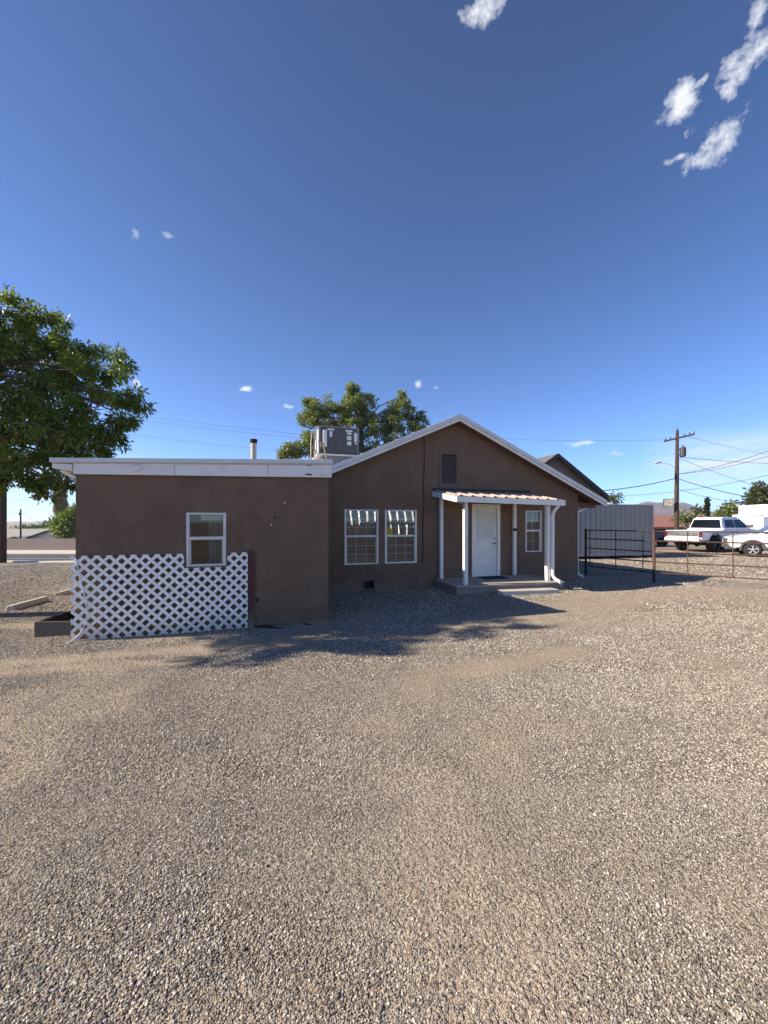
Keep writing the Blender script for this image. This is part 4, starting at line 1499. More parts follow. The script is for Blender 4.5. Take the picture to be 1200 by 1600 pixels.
m = MB(); m.tube([(.17, -.02, 2), (.17, -.02, 6.8)], .02, 6); m.build('conduit', MT['flue'], up)

sg = thing('hanging_sign', 'weathered cream sign in a dark frame hanging left of the utility pole', 'sign', (UX - .75, UY - .15, 2.95), R(-12))
m = MB(); m.box(-.30, .30, -.02, .02, .05, .58); m.build('sign_face', MT['signface'], sg)
m = MB()
m.box(-.34, -.30, -.03, .03, .01, .62); m.box(.30, .34, -.03, .03, .01, .62); m.box(-.30, .30, -.03, .03, .01, .05); m.box(-.30, .30, -.03, .03, .58, .62)
m.build('sign_frame', MT['signframe'], sg)
m = MB(); m.tube([(.32, 0, .60), (.85, .15, .62)], .018, 6); m.tube([(.32, 0, .05), (.85, .15, .08)], .014, 6); m.each('bracket', MT['signframe'], sg)
m = MB()
for k, (x0, x1, z) in enumerate(((-.22, .10, .46), (-.2, .2, .36), (-.1, .22, .24), (-.24, .05, .13))):
    m.box(x0, x1, -.024, -.0205, z - .03, z + .02)
m.build('sign_lettering', MT['wood'], sg)

ss = thing('stop_sign', 'red octagonal stop sign showing above the truck cab', 'stop sign', (33.0, 40, 0), R(-34))
zc = 2.14
m = MB(); m.prism([(.38 * math.cos(R(22.5 + 45 * k)), zc + .38 * math.sin(R(22.5 + 45 * k))) for k in range(8)], -.03, -.02); m.build('sign_face', MT['stopred'], ss)
m = MB(); m.prism([(.40 * math.cos(R(22.5 + 45 * k)), zc + .40 * math.sin(R(22.5 + 45 * k))) for k in range(8)], -.019, -.012); m.build('sign_border', MT['white'], ss)
m = MB(); m.bar((0, 0, -.1), (0, 0, 2.4), .05, .02); m.build('post', MT['flue'], ss)


def lettering(text, size, mat, parent, loc, rot, name='lettering', ext=.003, shear=0.0):
    cu = bpy.data.curves.new(name, 'FONT')
    cu.body = text; cu.size = size; cu.extrude = ext; cu.align_x = 'CENTER'; cu.align_y = 'CENTER'; cu.shear = shear
    tmp = bpy.data.objects.new(name, cu); COL.objects.link(tmp)
    dg = bpy.context.evaluated_depsgraph_get()
    me = bpy.data.meshes.new_from_object(tmp.evaluated_get(dg))
    bpy.data.objects.remove(tmp); bpy.data.curves.remove(cu)
    me.materials.clear(); me.materials.append(mat)
    o = bpy.data.objects.new(name, me); COL.objects.link(o)
    o.parent = parent; o.location = loc; o.rotation_euler = rot
    return o


lettering('STOP', .26, MT['white'], ss, (0, -.033, zc), (R(90), 0, 0))

# wooden pole at the road edge, left
LX, LY = -22.75, 22.9
lp = thing('utility_pole', 'thick brown wooden pole at the road edge under the big tree', 'utility pole', (LX, LY, lz(LX, LY)), 0)
m = MB(); m.tube([(0, 0, -.3), (.02, 0, 4), (.10, 0, 9.5)], [.185, .175, .14], 14); m.build('pole', MT['pole'], lp)
m = MB(); m.bar((-1.1, .1, 8.9), (1.3, -.1, 8.9), .10, .12); m.build('crossarm', MT['pole'], lp)
DX, DY = -56.3, 59.5
dp = thing('utility_pole', 'thin distant utility pole standing in front of the ranch house roof', 'utility pole', (DX, DY, lz(DX, DY)), 0)
m = MB(); m.tube([(0, 0, -.3), (0, 0, 6.15)], [.13, .10], 10); m.build('pole', MT['pole'], dp)
m = MB(); m.tube([(-.18, 0, 5.2), (-.18, 0, 5.6)], .09, 8); m.build('transformer', MT['transformer'], dp)

pl_ = lambda x, y: px(x, y, 30)
W = 'wire '
for a, b, sag, lab, r in (
    (pl_(1057, 747), px(890, 769, 26), .25, 'heavy wire from the pole down to the dark gabled house', .03),
    (pl_(1057, 747), px(1185, 779, 26), .15, 'heavy wire from the pole sagging right toward the big far tree', .026),
    (pl_(1057, 741), px(1330, 650, 22), .5, 'wire rising right from the pole above the truck cab', .018),
    (pl_(1057, 741), px(1310, 672, 24), .5, 'second wire rising right just under the first', .016),
    (pl_(1062, 716), px(1300, 790, 26), .3, 'wire falling right from the transformer', .014),
    (px(930, 776, 33), px(1290, 720, 26), .6, 'wire crossing in front of the pole from the dark house rising right', .015),
    (pl_(1058, 764), px(1180, 787, 28), .2, 'lowest wire from the pole to the trees behind the truck', .014),
    (pl_(1072, 681), px(1330, 722, 40), .5, 'thin wire from the right end of the crossarm', .011),
    (pl_(1046, 687), px(600, 668, 46), .6, 'thin wire from the left end of the crossarm across the sky', .010),
    (pl_(1060, 714), px(1330, 718, 60), .6, 'thin wire from below the transformer running level to the right', .018),
    (px(180, 644, 34), px(560, 688, 34), .1, 'upper thin wire over the flat roof between the two trees', .008),
    (px(180, 652, 34), px(560, 693, 34), .1, 'middle thin wire over the flat roof between the two trees', .008),
    (px(180, 676, 34), px(520, 712, 34), .1, 'lowest thin wire over the flat roof between the two trees', .007),
    (px(31, 801, 59.5), px(-80, 812, 60), .2, 'wire running left from the thin distant pole', .02),
    (px(31, 799, 59.5), px(120, 838, 62), .5, 'wire dropping right from the thin distant pole', .018),
    (px(-60, 776, 40), px(140, 783, 40), .1, 'wire across the gap between the brown pole and the palm', .012),
):
    wire('overhead_wire', a, b, sag, lab, r)

# ------------------------------------------------------------------ vehicles (x forward, y left, z up)
def arc(cx, cz, r, a0, a1, n=10):
    return [(cx + r * math.cos(R(a0 + (a1 - a0) * i / n)), cz + r * math.sin(R(a0 + (a1 - a0) * i / n))) for i in range(n + 1)]


def wheel(parent, x, y, r, w, rim_mat, spokes):
    s = 1 if y > 0 else -1
    m = MB((x, y, r))
    prof = [(-w / 2, r * .62), (-w / 2, r * .93), (-w * .36, r), (w * .36, r), (w / 2, r * .93), (w / 2, r * .62)]
    n = 28
    vs, fs = [], []
    for k in range(n):
        a = 2 * math.pi * k / n
        for (dy, rr) in prof:
            vs.append((x + rr * math.cos(a), y + dy, r + rr * math.sin(a)))
    P = len(prof)
    for k in range(n):
        for j in range(P - 1):
            fs.append((k * P + j, k * P + j + 1, ((k + 1) % n) * P + j + 1, ((k + 1) % n) * P + j))
    m.add(vs, fs)
    t = m.build('wheel', MT['tyre'], parent, smooth=True)
    t.location = (x, y, r)
    m = MB((x, y, r))
    n = 24
    m.tube([(x, y - s * w * .2, r), (x, y + s * w * .12, r)], r * .61, n)
    rd = m.build('rim_barrel', MT['rim_dark'], t)
    m = MB((x, y, r))
    yo = y + s * w * .30
    for k in range(spokes):
        a = 2 * math.pi * k / spokes + .3
        for da in (-.12, .12):
            m.bar((x + r * .08 * math.cos(a), yo, r + r * .08 * math.sin(a)), (x + r * .6 * math.cos(a + da), yo - s * .01, r + r * .6 * math.sin(a + da)), r * .11, .03, up=(0, 1, 0))
    m.tube([(x, yo - .02, r), (x, yo + .02, r)], r * .16, 12)
    ring = 24
    for k in range(ring):
        a, b = 2 * math.pi * k / ring, 2 * math.pi * (k + 1) / ring
        m.bar((x + r * .60 * math.cos(a), yo - s * .01, r + r * .6 * math.sin(a)), (x + r * .6 * math.cos(b), yo - s * .01, r + r * .6 * math.sin(b)), .035, .03, up=(0, 1, 0))
    m.build('rim', MT[rim_mat], t)


def quadslab(mb, q, nrm, t=.012):
    n = Vector(nrm).normalized() * t
    q = [Vector(p) for p in q]
    mb.hexa([p for p in q], [p + n for p in q])


def pickup(loc, rz):
    t = thing('pickup_truck', 'white crew cab pickup truck seen from behind with a grey tailgate band', 'pickup truck', loc, rz)
    WT = MT['truckwhite']
    HWD = 1.0
    # lower side panels with arches
    RA, FA, AZ, AR = 1.25, 4.92, .47, .59
    side = [(.10, .70)] + arc(RA, AZ, AR, 155, 25)[0:] + [(FA - AR - .02, .62)] + arc(FA, AZ, AR, 155, 25) + [(5.75, .62), (5.85, .85), (5.82, 1.15), (5.5, 1.28), (4.45, 1.36), (2.02, 1.37), (1.90, 1.29), (.03, 1.27), (.0, .92)]
    m = MB()
    for s in (1, -1):
        m.prism(side, s * (HWD - .10), s * HWD)
    m.box(1.95, 4.6, -.9, .9, .66, 1.30)       # cab floor block
    m.box(4.4, 5.78, -.9, .9, 1.045, 1.29)      # bonnet
    m.box(5.70, 5.84, -.9, .9, .62, 1.10)
    m.box(.06, 1.88, -.9, .9, 1.004, 1.04)     # bed floor
    m.box(1.88, 1.97, -.9, .9, .80, 1.28)
    m.build('body', WT, t, bevel=.025)
    # cab
    b0, b1 = .93, .74
    prof = [(1.94, 1.26), (2.13, 1.96), (2.36, 2.06), (3.55, 2.06), (3.82, 1.98), (4.62, 1.34)]
    wid = lambda z: b0 - (b0 - b1) * max(0, (z - 1.35)) / .67
    vs = [(x, wid(z), z) for x, z in prof] + [(x, -wid(z), z) for x, z in prof]
    n = len(prof)
    m = MB(); m.add(vs, [tuple(range(n - 1, -1, -1)), tuple(range(n, 2 * n))] + [(i, (i + 1) % n, (i + 1) % n + n, i + n) for i in range(n)])
    m.build('cab', WT, t, bevel=.03)
    m = MB()
    quadslab(m, [(1.972, .84, 1.40), (1.972, -.84, 1.40), (2.108, -.70, 1.91), (2.108, .70, 1.91)], (-1, 0, .25), .006)
    m.build('rear_window', MT['carglass'], t)
    for s in (1, -1):
        for (x0, x1, x2, x3) in ((2.28, 3.12, 3.12, 2.36), (3.20, 4.42, 3.78, 3.20)):
            m = MB(); z0, z1 = 1.43, 1.90
            quadslab(m, [(x0, s * (wid(z0) + .004), z0), (x1, s * (wid(z0) + .004), z0), (x2, s * (wid(z1) + .004), z1), (x3, s * (wid(z1) + .004), z1)], (0, s, .25), .006)
            m.build('side_window', MT['carglass'], t)
    m = MB(); quadslab(m, [(4.57, -.82, 1.40), (4.57, .82, 1.40), (3.87, .68, 1.91), (3.87, -.68, 1.91)], (.6, 0, .75), .008); m.build('windshield', MT['carglass'], t)
    # tailgate and rear end
    m = MB(); m.box(-.02, .055, -.86, .86, .82, 1.27); tg = m.build('tailgate', WT, t, bevel=.02)
    m = MB(); m.box(-.035, -.021, -.84, .84, .93, 1.15); m.build('tailgate_band', MT['tailgrey'], tg, bevel=.005)
    m = MB(); m.box(-.028, -.0205, -.82, .82, 1.165, 1.185); m.build('tailgate_crease', MT['clad'], tg)
    m = MB()
    for y in (-.5, -.2, .02):
        m.box(-.040, -.0352, y, y + .05, 1.02, 1.06)
    m.each('badge', MT['lens'], tg)
    for s in (1, -1):
        m = MB(); m.box(-.03, .10, s * .865, s * 1.005, .90, 1.20); m.build('taillight', MT['red'], t, bevel=.02)
    m = MB(); m.box(-.16, .05, -.96, .96, .66, .84); m.build('rear_bumper', WT, t, bevel=.03)
    m = MB(); m.box(-.14, .08, -.93, .93, .58, .655); m.build('bumper_valance', MT['clad'], t, bevel=.01)
    m = MB(); m.box(-.166, -.161, -.16, .16, .68, .80); m.build('licence_plate', MT['lens'], t)
    m = MB(); m.box(RA - .64, RA + .64, -.68, .68, .66, 1.0); m.box(FA - .64, FA + .64, -.68, .68, .66, 1.04)
    m.each('wheel_well', MT['chassis'], t)
    m = MB()
    m.box(.1, 5.6, -.55, -.42, .48, .62); m.box(.1, 5.6, .42, .55, .48, .62); m.tube([(RA, -.75, .44), (RA, .75, .44)], .06, 8); m.tube([(RA - .1, 0, .44), (RA, 0, .44), (RA + .1, 0, .44)], [.08, .16, .08], 12)
    m.box(2.0, 4.4, -.4, .4, .50, .66); m.tube([(FA, -.75, .44), (FA, .75, .44)], .05, 8); m.tube([(.3, -.62, .5), (2.0, -.62, .5)], .04, 8)
    m.box(.55, 1.95, -.88, .88, .60, .735)
    m.build('chassis', MT['chassis'], t)
    for s in (1, -1):
        m = MB(); m.prism(arc(RA, AZ, AR + .002, 178, 2) + arc(RA, AZ, AR + .06, 2, 178), s * .93, s * 1.012); m.prism(arc(FA, AZ, AR + .002, 178, 2) + arc(FA, AZ, AR + .06, 2, 178), s * .93, s * 1.012)
        m.each('fender_trim', MT['clad'], t)
        m = MB(); m.box(2.0, 4.3, s * .93, s * 1.03, .52, .60); m.build('side_step', MT['clad'], t, bevel=.01)
        m = MB(); m.box(4.10, 4.24, s * .96, s * 1.22, 1.42, 1.62); m.build('mirror', MT['clad'], t, bevel=.03)
        for x in (2.95, 4.0):
            m = MB(); m.box(x - .22, x, s * 1.0, s * 1.03, 1.23, 1.27); m.build('door_handle', WT, t, bevel=.008)
        m = MB()
        for x in (2.15, 3.16, 4.30):
            m.box(x - .005, x + .005, s * .998, s * 1.002, .72, 1.36)
        m.each('door_seam', MT['clad'], t)
    for x in (RA, FA):
        for s in (1, -1):
            wheel(t, x, s * .85, .455, .29, 'rim_dark', 6)
    return t


def suv(loc, rz, paint_, lab, rim='rim', cladding=True, cat='SUV'):
    t = thing('parked_car', lab, cat, loc, rz)
    P = MT[paint_]
    HWD = .94; RA, FA, AZ, AR = .95, 3.68, .36, .43
    side = [(.12, .45)] + arc(RA, AZ, AR, 165, 15) + [(FA - AR - .03, .42)] + arc(FA, AZ, AR, 165, 15) + [(4.40, .40), (4.58, .55), (4.60, .80), (4.50, .96), (4.2, 1.06), (3.45, 1.16), (.2, 1.12), (.03, .95), (.0, .6)]
    m = MB(); m.prism(side, -HWD, HWD)
    body = m.build('body', P, t, bevel=.06, seg=3)
    prof = [(.12, 1.08), (.30, 1.55), (.55, 1.68), (2.0, 1.74), (2.55, 1.68), (3.52, 1.13)]
    wid = lambda z: .88 - .20 * max(0, z - 1.1) / .62
    vs = [(x, wid(z), z) for x, z in prof] + [(x, -wid(z), z) for x, z in prof]
    n = len(prof)
    m = MB(); m.add(vs, [tuple(range(n - 1, -1, -1)), tuple(range(n, 2 * n))] + [(i, (i + 1) % n, (i + 1) % n + n, i + n) for i in range(n)])
    m.build('cabin', P, t, bevel=.05, seg=3)
    for s in (1, -1):
        for (x0, x1, x2, x3) in ((.40, 1.25, 1.25, .58), (1.33, 2.20, 2.10, 1.33), (2.28, 3.28, 2.58, 2.18)):
            m = MB(); z0, z1 = 1.16, 1.56
            quadslab(m, [(x0, s * (wid(z0) + .004), z0), (x1, s * (wid(z0) + .004), z0), (x2, s * (wid(z1) + .004), z1), (x3, s * (wid(z1) + .004), z1)], (0, s, .3), .006)
            m.build('side_window', MT['carglass'], t)
        m = MB(); m.box(4.22, 4.52, s * .58, s * .90, .80, .93); m.build('headlight', MT['lens'], t, bevel=.03)
        m = MB(); m.box(-.01, .2, s * .70, s * .93, .80, 1.02); m.build('taillight', MT['red'], t, bevel=.02)
        m = MB(); m.box(3.02, 3.14, s * .90, s * 1.12, 1.14, 1.30); m.build('mirror', P, t, bevel=.03)
        if cladding:
            m = MB()
            for c in (RA, FA):
                m.prism(arc(c, AZ, AR - .002, 185, -5) + arc(c, AZ, AR + .085, -5, 185), s * .88, s * (HWD + .014))
            m.prism([(RA + AR + .09, .37), (FA - AR - .09, .37), (FA - AR - .09, .52), (RA + AR + .09, .52)], s * .90, s * (HWD + .012))
            m.build('wheel_arch_trim', MT['clad'], t)
            m = MB(); m.box(RA + AR + .09, FA - AR - .09, s * (HWD - .005), s * (HWD + .008), .62, .65); m.build('side_moulding', MT['clad'], t)
        m = MB()
        for x in (1.29, 2.24):
            m.box(x - .005, x + .005, s * (HWD - .01), s * (HWD + .002), .50, 1.08)
        m.each('door_seam', MT['clad'], t)
    m = MB(); quadslab(m, [(3.46, -.76, 1.17), (3.46, .76, 1.17), (2.66, .62, 1.62), (2.66, -.62, 1.62)], (.5, 0, .85), .02); m.build('windshield', MT['carglass'], t)
    m = MB(); quadslab(m, [(.150, .74, 1.16), (.150, -.74, 1.16), (.290, -.64, 1.52), (.290, .64, 1.52)], (-1, 0, .35), .02); m.build('rear_window', MT['carglass'], t)
    m = MB(); m.box(4.52, 4.63, -.86, .86, .38, .62); m.box(4.56, 4.62, -.5, .5, .70, .90); m.build('front_bumper', MT['clad'] if cladding else P, t, bevel=.03)
    for x in (RA, FA):
        for s in (1, -1):
            wheel(t, x, s * .82, .365, .24, rim, 5)
    return t


pickup((17.65, 22.70, 0), R(19))
suv((22.16, 18.1, 0), R(147), 'suvwhite', 'white SUV with grey wheel arches cut off by the right edge')
suv((-46.5, 44.0, lz(-44, 44)), R(184), 'carblack', 'dark car on the road half hidden behind the brown pole', 'rim_dark', False, 'car')
suv((16.15, 28.2, 0), R(0), 'carblue', 'dark blue car parked beyond the container and the truck tailgate', 'rim_dark', False, 'car').scale = (1, 1, .90)

# white box trailer with grey script
tr = thing('box_trailer', 'white box trailer with grey script lettering behind the truck bonnet', 'trailer', (29.2, 26.5, 0), R(4))
m = MB(); m.box(-2.55, 3.2, 0, 2.4, .55, 3.0); m.build('box_body', MT['truckwhite'], tr, bevel=.04)
m = MB(); m.box(-3.15, -2.56, .1, 2.3, .6, 2.16); m.box(-3.25, -3.0, .2, 2.2, 2.165, 2.30); m.build('front_cap', MT['truckwhite'], tr, bevel=.04)
m = MB()
m.box(-2.56, 3.21, -.012, -.002, 2.86, 2.93)
m.build('top_rail', MT['white'], tr)
m = MB()
random.seed(3)
for k in range(26):
    a = random.uniform(0, 6.28); rr = .42 + random.uniform(-.1, .12)
    x, z = -1.78 + rr * .75 * math.cos(a), 2.0 + rr * 1.3 * math.sin(a)
    m.tube([(x, -.004, z), (x + random.uniform(-.09, .09), -.004, z + random.uniform(-.07, .07)), (x + random.uniform(-.12, .12), -.004, z + random.uniform(-.1, .1))], random.uniform(.012, .03), 5)
m.build('floral_mark', MT['script'], tr)
m = MB()
m.tube([(-1.35, -.006, 1.95), (-1.3, -.006, 1.78), (-1.12, -.006, 1.8), (-.95, -.006, 2.15), (-.84, -.006, 2.5), (-.76, -.006, 2.38), (-.70, -.006, 1.98), (-.58, -.006, 1.78), (-.40, -.006, 1.92)], .022, 6)
m.tube([(-1.1, -.006, 2.08), (-.85, -.006, 2.17), (-.55, -.006, 2.12)], .018, 6)
m.tube([(-1.15, -.006, 2.45), (-1.0, -.006, 2.6), (-.8, -.006, 2.58)], .016, 6)
m.build('script_letter', MT['script'], tr)
for x in (-.6, .4):
    for s in (0, 1):
        m = MB(); m.tube([(x, .05 + s * 2.1, .36), (x, .25 + s * 2.1, .36)], .36, 20); m.build('wheel', MT['tyre'], tr)
m = MB(); m.box(-3.0, 3.1, .3, 2.1, .40, .545); m.build('chassis', MT['chassis'], tr)

# added unseen slatted canopy behind the viewpoint, aimed to glint in the gable windows
cn = thing('slat_reflector', 'unseen added slatted canopy across the yard, mirrored as pale stripes in the gable windows', 'reflector', l2w(8.5, -10), TH)
tw = Vector((.70, .72, 0))                       # across a slat
for k in range(10):
    u = -3.3 + .66 * k
    lo = 1.55 if k < 5 else .65
    m = MB(); vs = []
    for i in range(11):
        f = i / 10; z = lo + (3.32 - lo) * f
        bend = -.30 * (z - .85) - .10 * (z - .85) ** 2
        p = Vector((u, -.35, 0)) + Vector((.242, -.235, 1)) * (z - 0) + tw * (bend + .9) * .55
        w = .038 + .06 * (z - .6) / 2.6
        p.z = z
        for q in (p - tw * w, p + tw * w):
            vs += [q, q + Vector((.02, -.02, -.01))]
    fs = []
    for i in range(10):
        o = i * 4
        fs += [(o, o + 2, o + 6, o + 4), (o + 1, o + 5, o + 7, o + 3), (o, o + 4, o + 5, o + 1), (o + 2, o + 3, o + 7, o + 6)]
    fs += [(0, 1, 3, 2), (40, 42, 43, 41)]
    m.add(vs, fs)
    m.build('slat', MT['slat_metal'], cn)
m = MB(); m.box(-3.5, 3.9, -.2, -.08, 3.3, 3.5); m.build('beam', MT['white'], cn)
for u in (-3.4, 3.8):
    m = MB(); m.box(u - .06, u + .06, -.2, -.08, -.1, 3.298); m.build('post', MT['white'], cn)

# ------------------------------------------------------------------ vegetation
def leaves_np(centres, dirs, size, per, spread, droop, ratio=.38):
    """folded leaf cards around spray centres; returns verts, tri faces, tint per face"""
    n = len(centres) * per
    c = np.repeat(centres, per, 0); s = np.repeat(size, per) * (.65 + .7 * rng.random(n))
    off = rng.normal(0, 1, (n, 3)); off /= np.linalg.norm(off, axis=1, keepdims=True) + 1e-9
    off *= (rng.random(n) ** .6)[:, None] * np.repeat(spread, per)[:, None]
    p = c + off
    ax = np.repeat(dirs, per, 0) * .5 + off / (np.repeat(spread, per)[:, None] + 1e-9) + rng.normal(0, .35, (n, 3))
    ax[:, 2] -= droop
    ax /= np.linalg.norm(ax, axis=1, keepdims=True) + 1e-9
    rnd = rng.normal(0, 1, (n, 3)); rnd[:, 2] += 1.2
    w = np.cross(ax, rnd); w /= np.linalg.norm(w, axis=1, keepdims=True) + 1e-9
    nn = np.cross(w, ax)
    L = s[:, None]; Wd = L * ratio * .5
    v0 = p; v1 = p + ax * L * .45 + w * Wd + nn * L * .05; v2 = p + ax * L - nn * L * .10; v3 = p + ax * L * .45 - w * Wd + nn * L * .05
    V = np.stack([v0, v1, v2, v3], 1).reshape(-1, 3)
    b = np.arange(n) * 4
    F = np.concatenate([np.stack([b, b + 1, b + 2], 1), np.stack([b, b + 2, b + 3], 1)])
    spray = np.repeat(rng.random(len(centres)), per)
    t = np.clip(.55 * spray + .45 * rng.random(n), 0, 1)
    return V, F, np.concatenate([t, t])


def sample_clumps(clumps, dens, shell=.55):
    C, D = [], []
    for (x, y, z, r, *sq) in clumps:
        q = sq[0] if sq else .85
        n = max(6, int(dens * r ** 2.3))
        d = rng.normal(0, 1, (n, 3)); d /= np.linalg.norm(d, axis=1, keepdims=True)
        lump = 1 + .28 * np.sin(3.1 * d[:, 0] + x) * np.cos(2.7 * d[:, 1] + y) + .18 * np.sin(5.3 * d[:, 2] + z + 2 * d[:, 0])
        rr = r * lump * (shell + (1 - shell) * rng.random(n)) ** .7
        P = np.stack([x + d[:, 0] * rr, y + d[:, 1] * rr, z + d[:, 2] * rr * q], 1)
        C.append(P); D.append(d)
    return np.concatenate(C), np.concatenate(D)


def subclump(clumps, k):
    out = []
    for (x, y, z, r, *sq) in clumps:
        n = max(4, int(k * (r / .8) ** 1.2))
        for _ in range(n):
            d = Vector((random.gauss(0, 1), random.gauss(0, 1), random.gauss(0, 1))).normalized()
            rr = r * random.uniform(.4, 1.12); s_ = random.uniform(.18, .38) * r ** .6 * .8
            out.append((x + d.x * rr, y + d.y * rr, z + d.z * rr * .85, s_, .75))
    return out


def tree(name, lab, base, trunk, clumps, dens, leaf, per, spread, mat, droop=.25, cat='tree', barkmat='bark', ratio=.38, shell=.5, twigs=True, group=None, tr=.2, sub=0):
    base = Vector(base)
    t = thing(name, lab, cat, base, 0, group)
    m = MB()
    tr_top = Vector(trunk[-1])
    pts = [Vector(p) for p in trunk]
    rs = [tr * (1 - .55 * i / max(1, len(pts) - 1)) for i in range(len(pts))]
    rs[0] *= 1.35
    m.tube(pts, rs, 12)
    for (x, y, z, r, *_) in clumps:
        e = Vector((x, y, z)) - base
        k = min(range(len(pts)), key=lambda i: (pts[i] - e).length + (0 if i > 0 else 50) + max(0, pts[i].z - e.z) * 1.5)
        a = pts[k]
        mid = a.lerp(e, .5) + Vector((random.uniform(-.2, .2), random.uniform(-.2, .2), .12 * (e - a).length))
        q1 = a.lerp(mid, .35) + Vector((random.uniform(-.1, .1), random.uniform(-.1, .1), .10)) * (e - a).length * .5
        q2 = mid.lerp(e, .5) + Vector((random.uniform(-.12, .12), random.uniform(-.12, .12), .10)) * (e - a).length * .4
        m.tube([a, q1, mid, q2, e], [min(rs[k], tr * .34) * .9, tr * .22, tr * .15, tr * .09, tr * .04], 7)
        if twigs:
            for j in range(7):
                d = Vector((random.gauss(0, 1), random.gauss(0, 1), random.gauss(0, .8))).normalized()
                s0 = mid.lerp(e, random.uniform(.3, 1))
                m.tube([s0, s0.lerp(e + d * r * .7, .5) + Vector((0, 0, .05)), e + d * r * .7], [tr * .09, tr * .05, tr * .015], 5)
    m.build('trunk', MT[barkmat], t, smooth=True, recalc=False)
    if sub:
        clumps = subclump(clumps, sub)
    C, D = sample_clumps(clumps, dens, shell)
    C = C - np.array(base)
    V, F, tint = leaves_np(C, D, np.full(len(C), leaf), per, np.full(len(C), spread), droop, ratio)
    np_mesh('crown', V, F, MT[mat], t, attr={'tint': ('FACE', tint)})
    return t


big = [
    # what reaches into view
    (-4.62, 7.0, 3.78, .40), (-4.95, 7.1, 3.55, .42), (-5.35, 7.1, 4.45, .58), (-5.75, 7.3, 4.85, .52), (-5.95, 7.1, 3.95, .85), (-5.30, 7.0, 3.25, .48),
    (-6.55, 7.4, 5.60, .50), (-6.60, 7.4, 4.75, .75), (-7.15, 7.5, 5.75, .58), (-7.55, 7.3, 5.2, .95), (-7.25, 7.3, 4.1, 1.1), (-6.7, 7.1, 3.2, .80), (-7.3, 7.0, 2.85, .60),
    (-6.2, 7.3, 2.75, .42), (-6.65, 7.5, 2.50, .36), (-7.45, 7.2, 2.40, .34), (-8.2, 7.4, 5.2, .9), (-8.3, 8.3, 4.8, 1.3), (-7.6, 8.6, 3.6, .9), (-6.9, 8.7, 3.4, .6),
    # the rest of the crown, left of the frame, which shades the yard
    (-9.2, 7.3, 5.7, 1.3), (-9.6, 6.2, 6.2, 1.5), (-8.3, 5.6, 5.3, 1.15), (-8.2, 4.65, 4.75, .85), (-8.6, 5.0, 6.2, 1.0), (-9.6, 4.8, 5.4, 1.2), (-10.8, 5.6, 6.0, 1.5), (-11.2, 7.4, 6.4, 1.6),
    (-10.0, 8.8, 5.0, 1.4), (-8.6, 6.3, 3.2, .7), (-8.9, 5.9, 2.5, .5), (-9.4, 4.1, 5.0, .7), (-10.6, 6.5, 4.4, 1.3), (-10.5, 6.9, 6.4, 1.0),
]
tree('shade_tree', 'big leafy tree with drooping dark green leaves at the left edge', (-9.9, 6.7, float(gz(-9.9, 6.7))),
     [(0, 0, -.2), (.05, .05, .9), (.15, .1, 1.9), (.25, .1, 2.7), (.3, .2, 3.8), (.3, .2, 5.2)], big, 125, .088, 34, .125, 'leaf_big', droop=.6, tr=.24, shell=.2, sub=14)

ctree = [(px(x, y, Y).x, Y, px(x, y, Y).z, r / 600 * 23) for x, y, r, Y in (
    (552, 604, 9, 23), (549, 612, 8, 23), (482, 628, 8, 22.6), (626, 622, 8, 23.6), (553, 626, 16, 23), (545, 640, 26, 23), (575, 640, 24, 23.3), (520, 640, 18, 22.5), (490, 640, 20, 22.6), (482, 655, 18, 22.6), (510, 665, 32, 23), (545, 672, 40, 23.3),
    (585, 668, 34, 23.3), (620, 650, 26, 23.6), (632, 638, 16, 23.6), (645, 658, 22, 23.6), (655, 672, 16, 23.6), (620, 682, 30, 23.4), (480, 690, 22, 22.6), (465, 700, 18, 22.4), (446, 707, 14, 22.4), (500, 700, 26, 23),
    (560, 710, 40, 23.5), (600, 720, 40, 24), (520, 735, 40, 24), (650, 700, 22, 24))]
tree('yard_tree', 'olive green tree rising behind the air conditioner and the gable roof', (-1.6, 23.4, 0), [(0, 0, -.2), (0, 0, 2.2), (.2, .1, 4.2), (.3, 0, 6.0), (.2, 0, 7.5)], ctree, 74, .13, 24, .20, 'leaf_olive', droop=.15, tr=.22, shell=.2, ratio=.5, sub=13)

# right background
def at(x, y, Y):
    p = px(x, y, Y); return p


def bg_tree(lab, blobs, Y, mat, leaf, dens=60, per=14, cat='tree', name='far_tree', bz=0.0):
    cl = [(px(x, y, Y).x, Y + dy, px(x, y, Y).z, r / 600 * Y) for x, y, r, dy in blobs]
    cx = sum(c[0] for c in cl) / len(cl)
    top = max(c[2] for c in cl)
    tree(name, lab, (cx, Y, bz), [(0, 0, -.3), (0, 0, (top - bz) * .35), (0, 0, (top - bz) * .7)], cl, dens, leaf, per, leaf * 1.8, mat, droop=.1, cat=cat, tr=.2, twigs=False, shell=.3, ratio=.6)


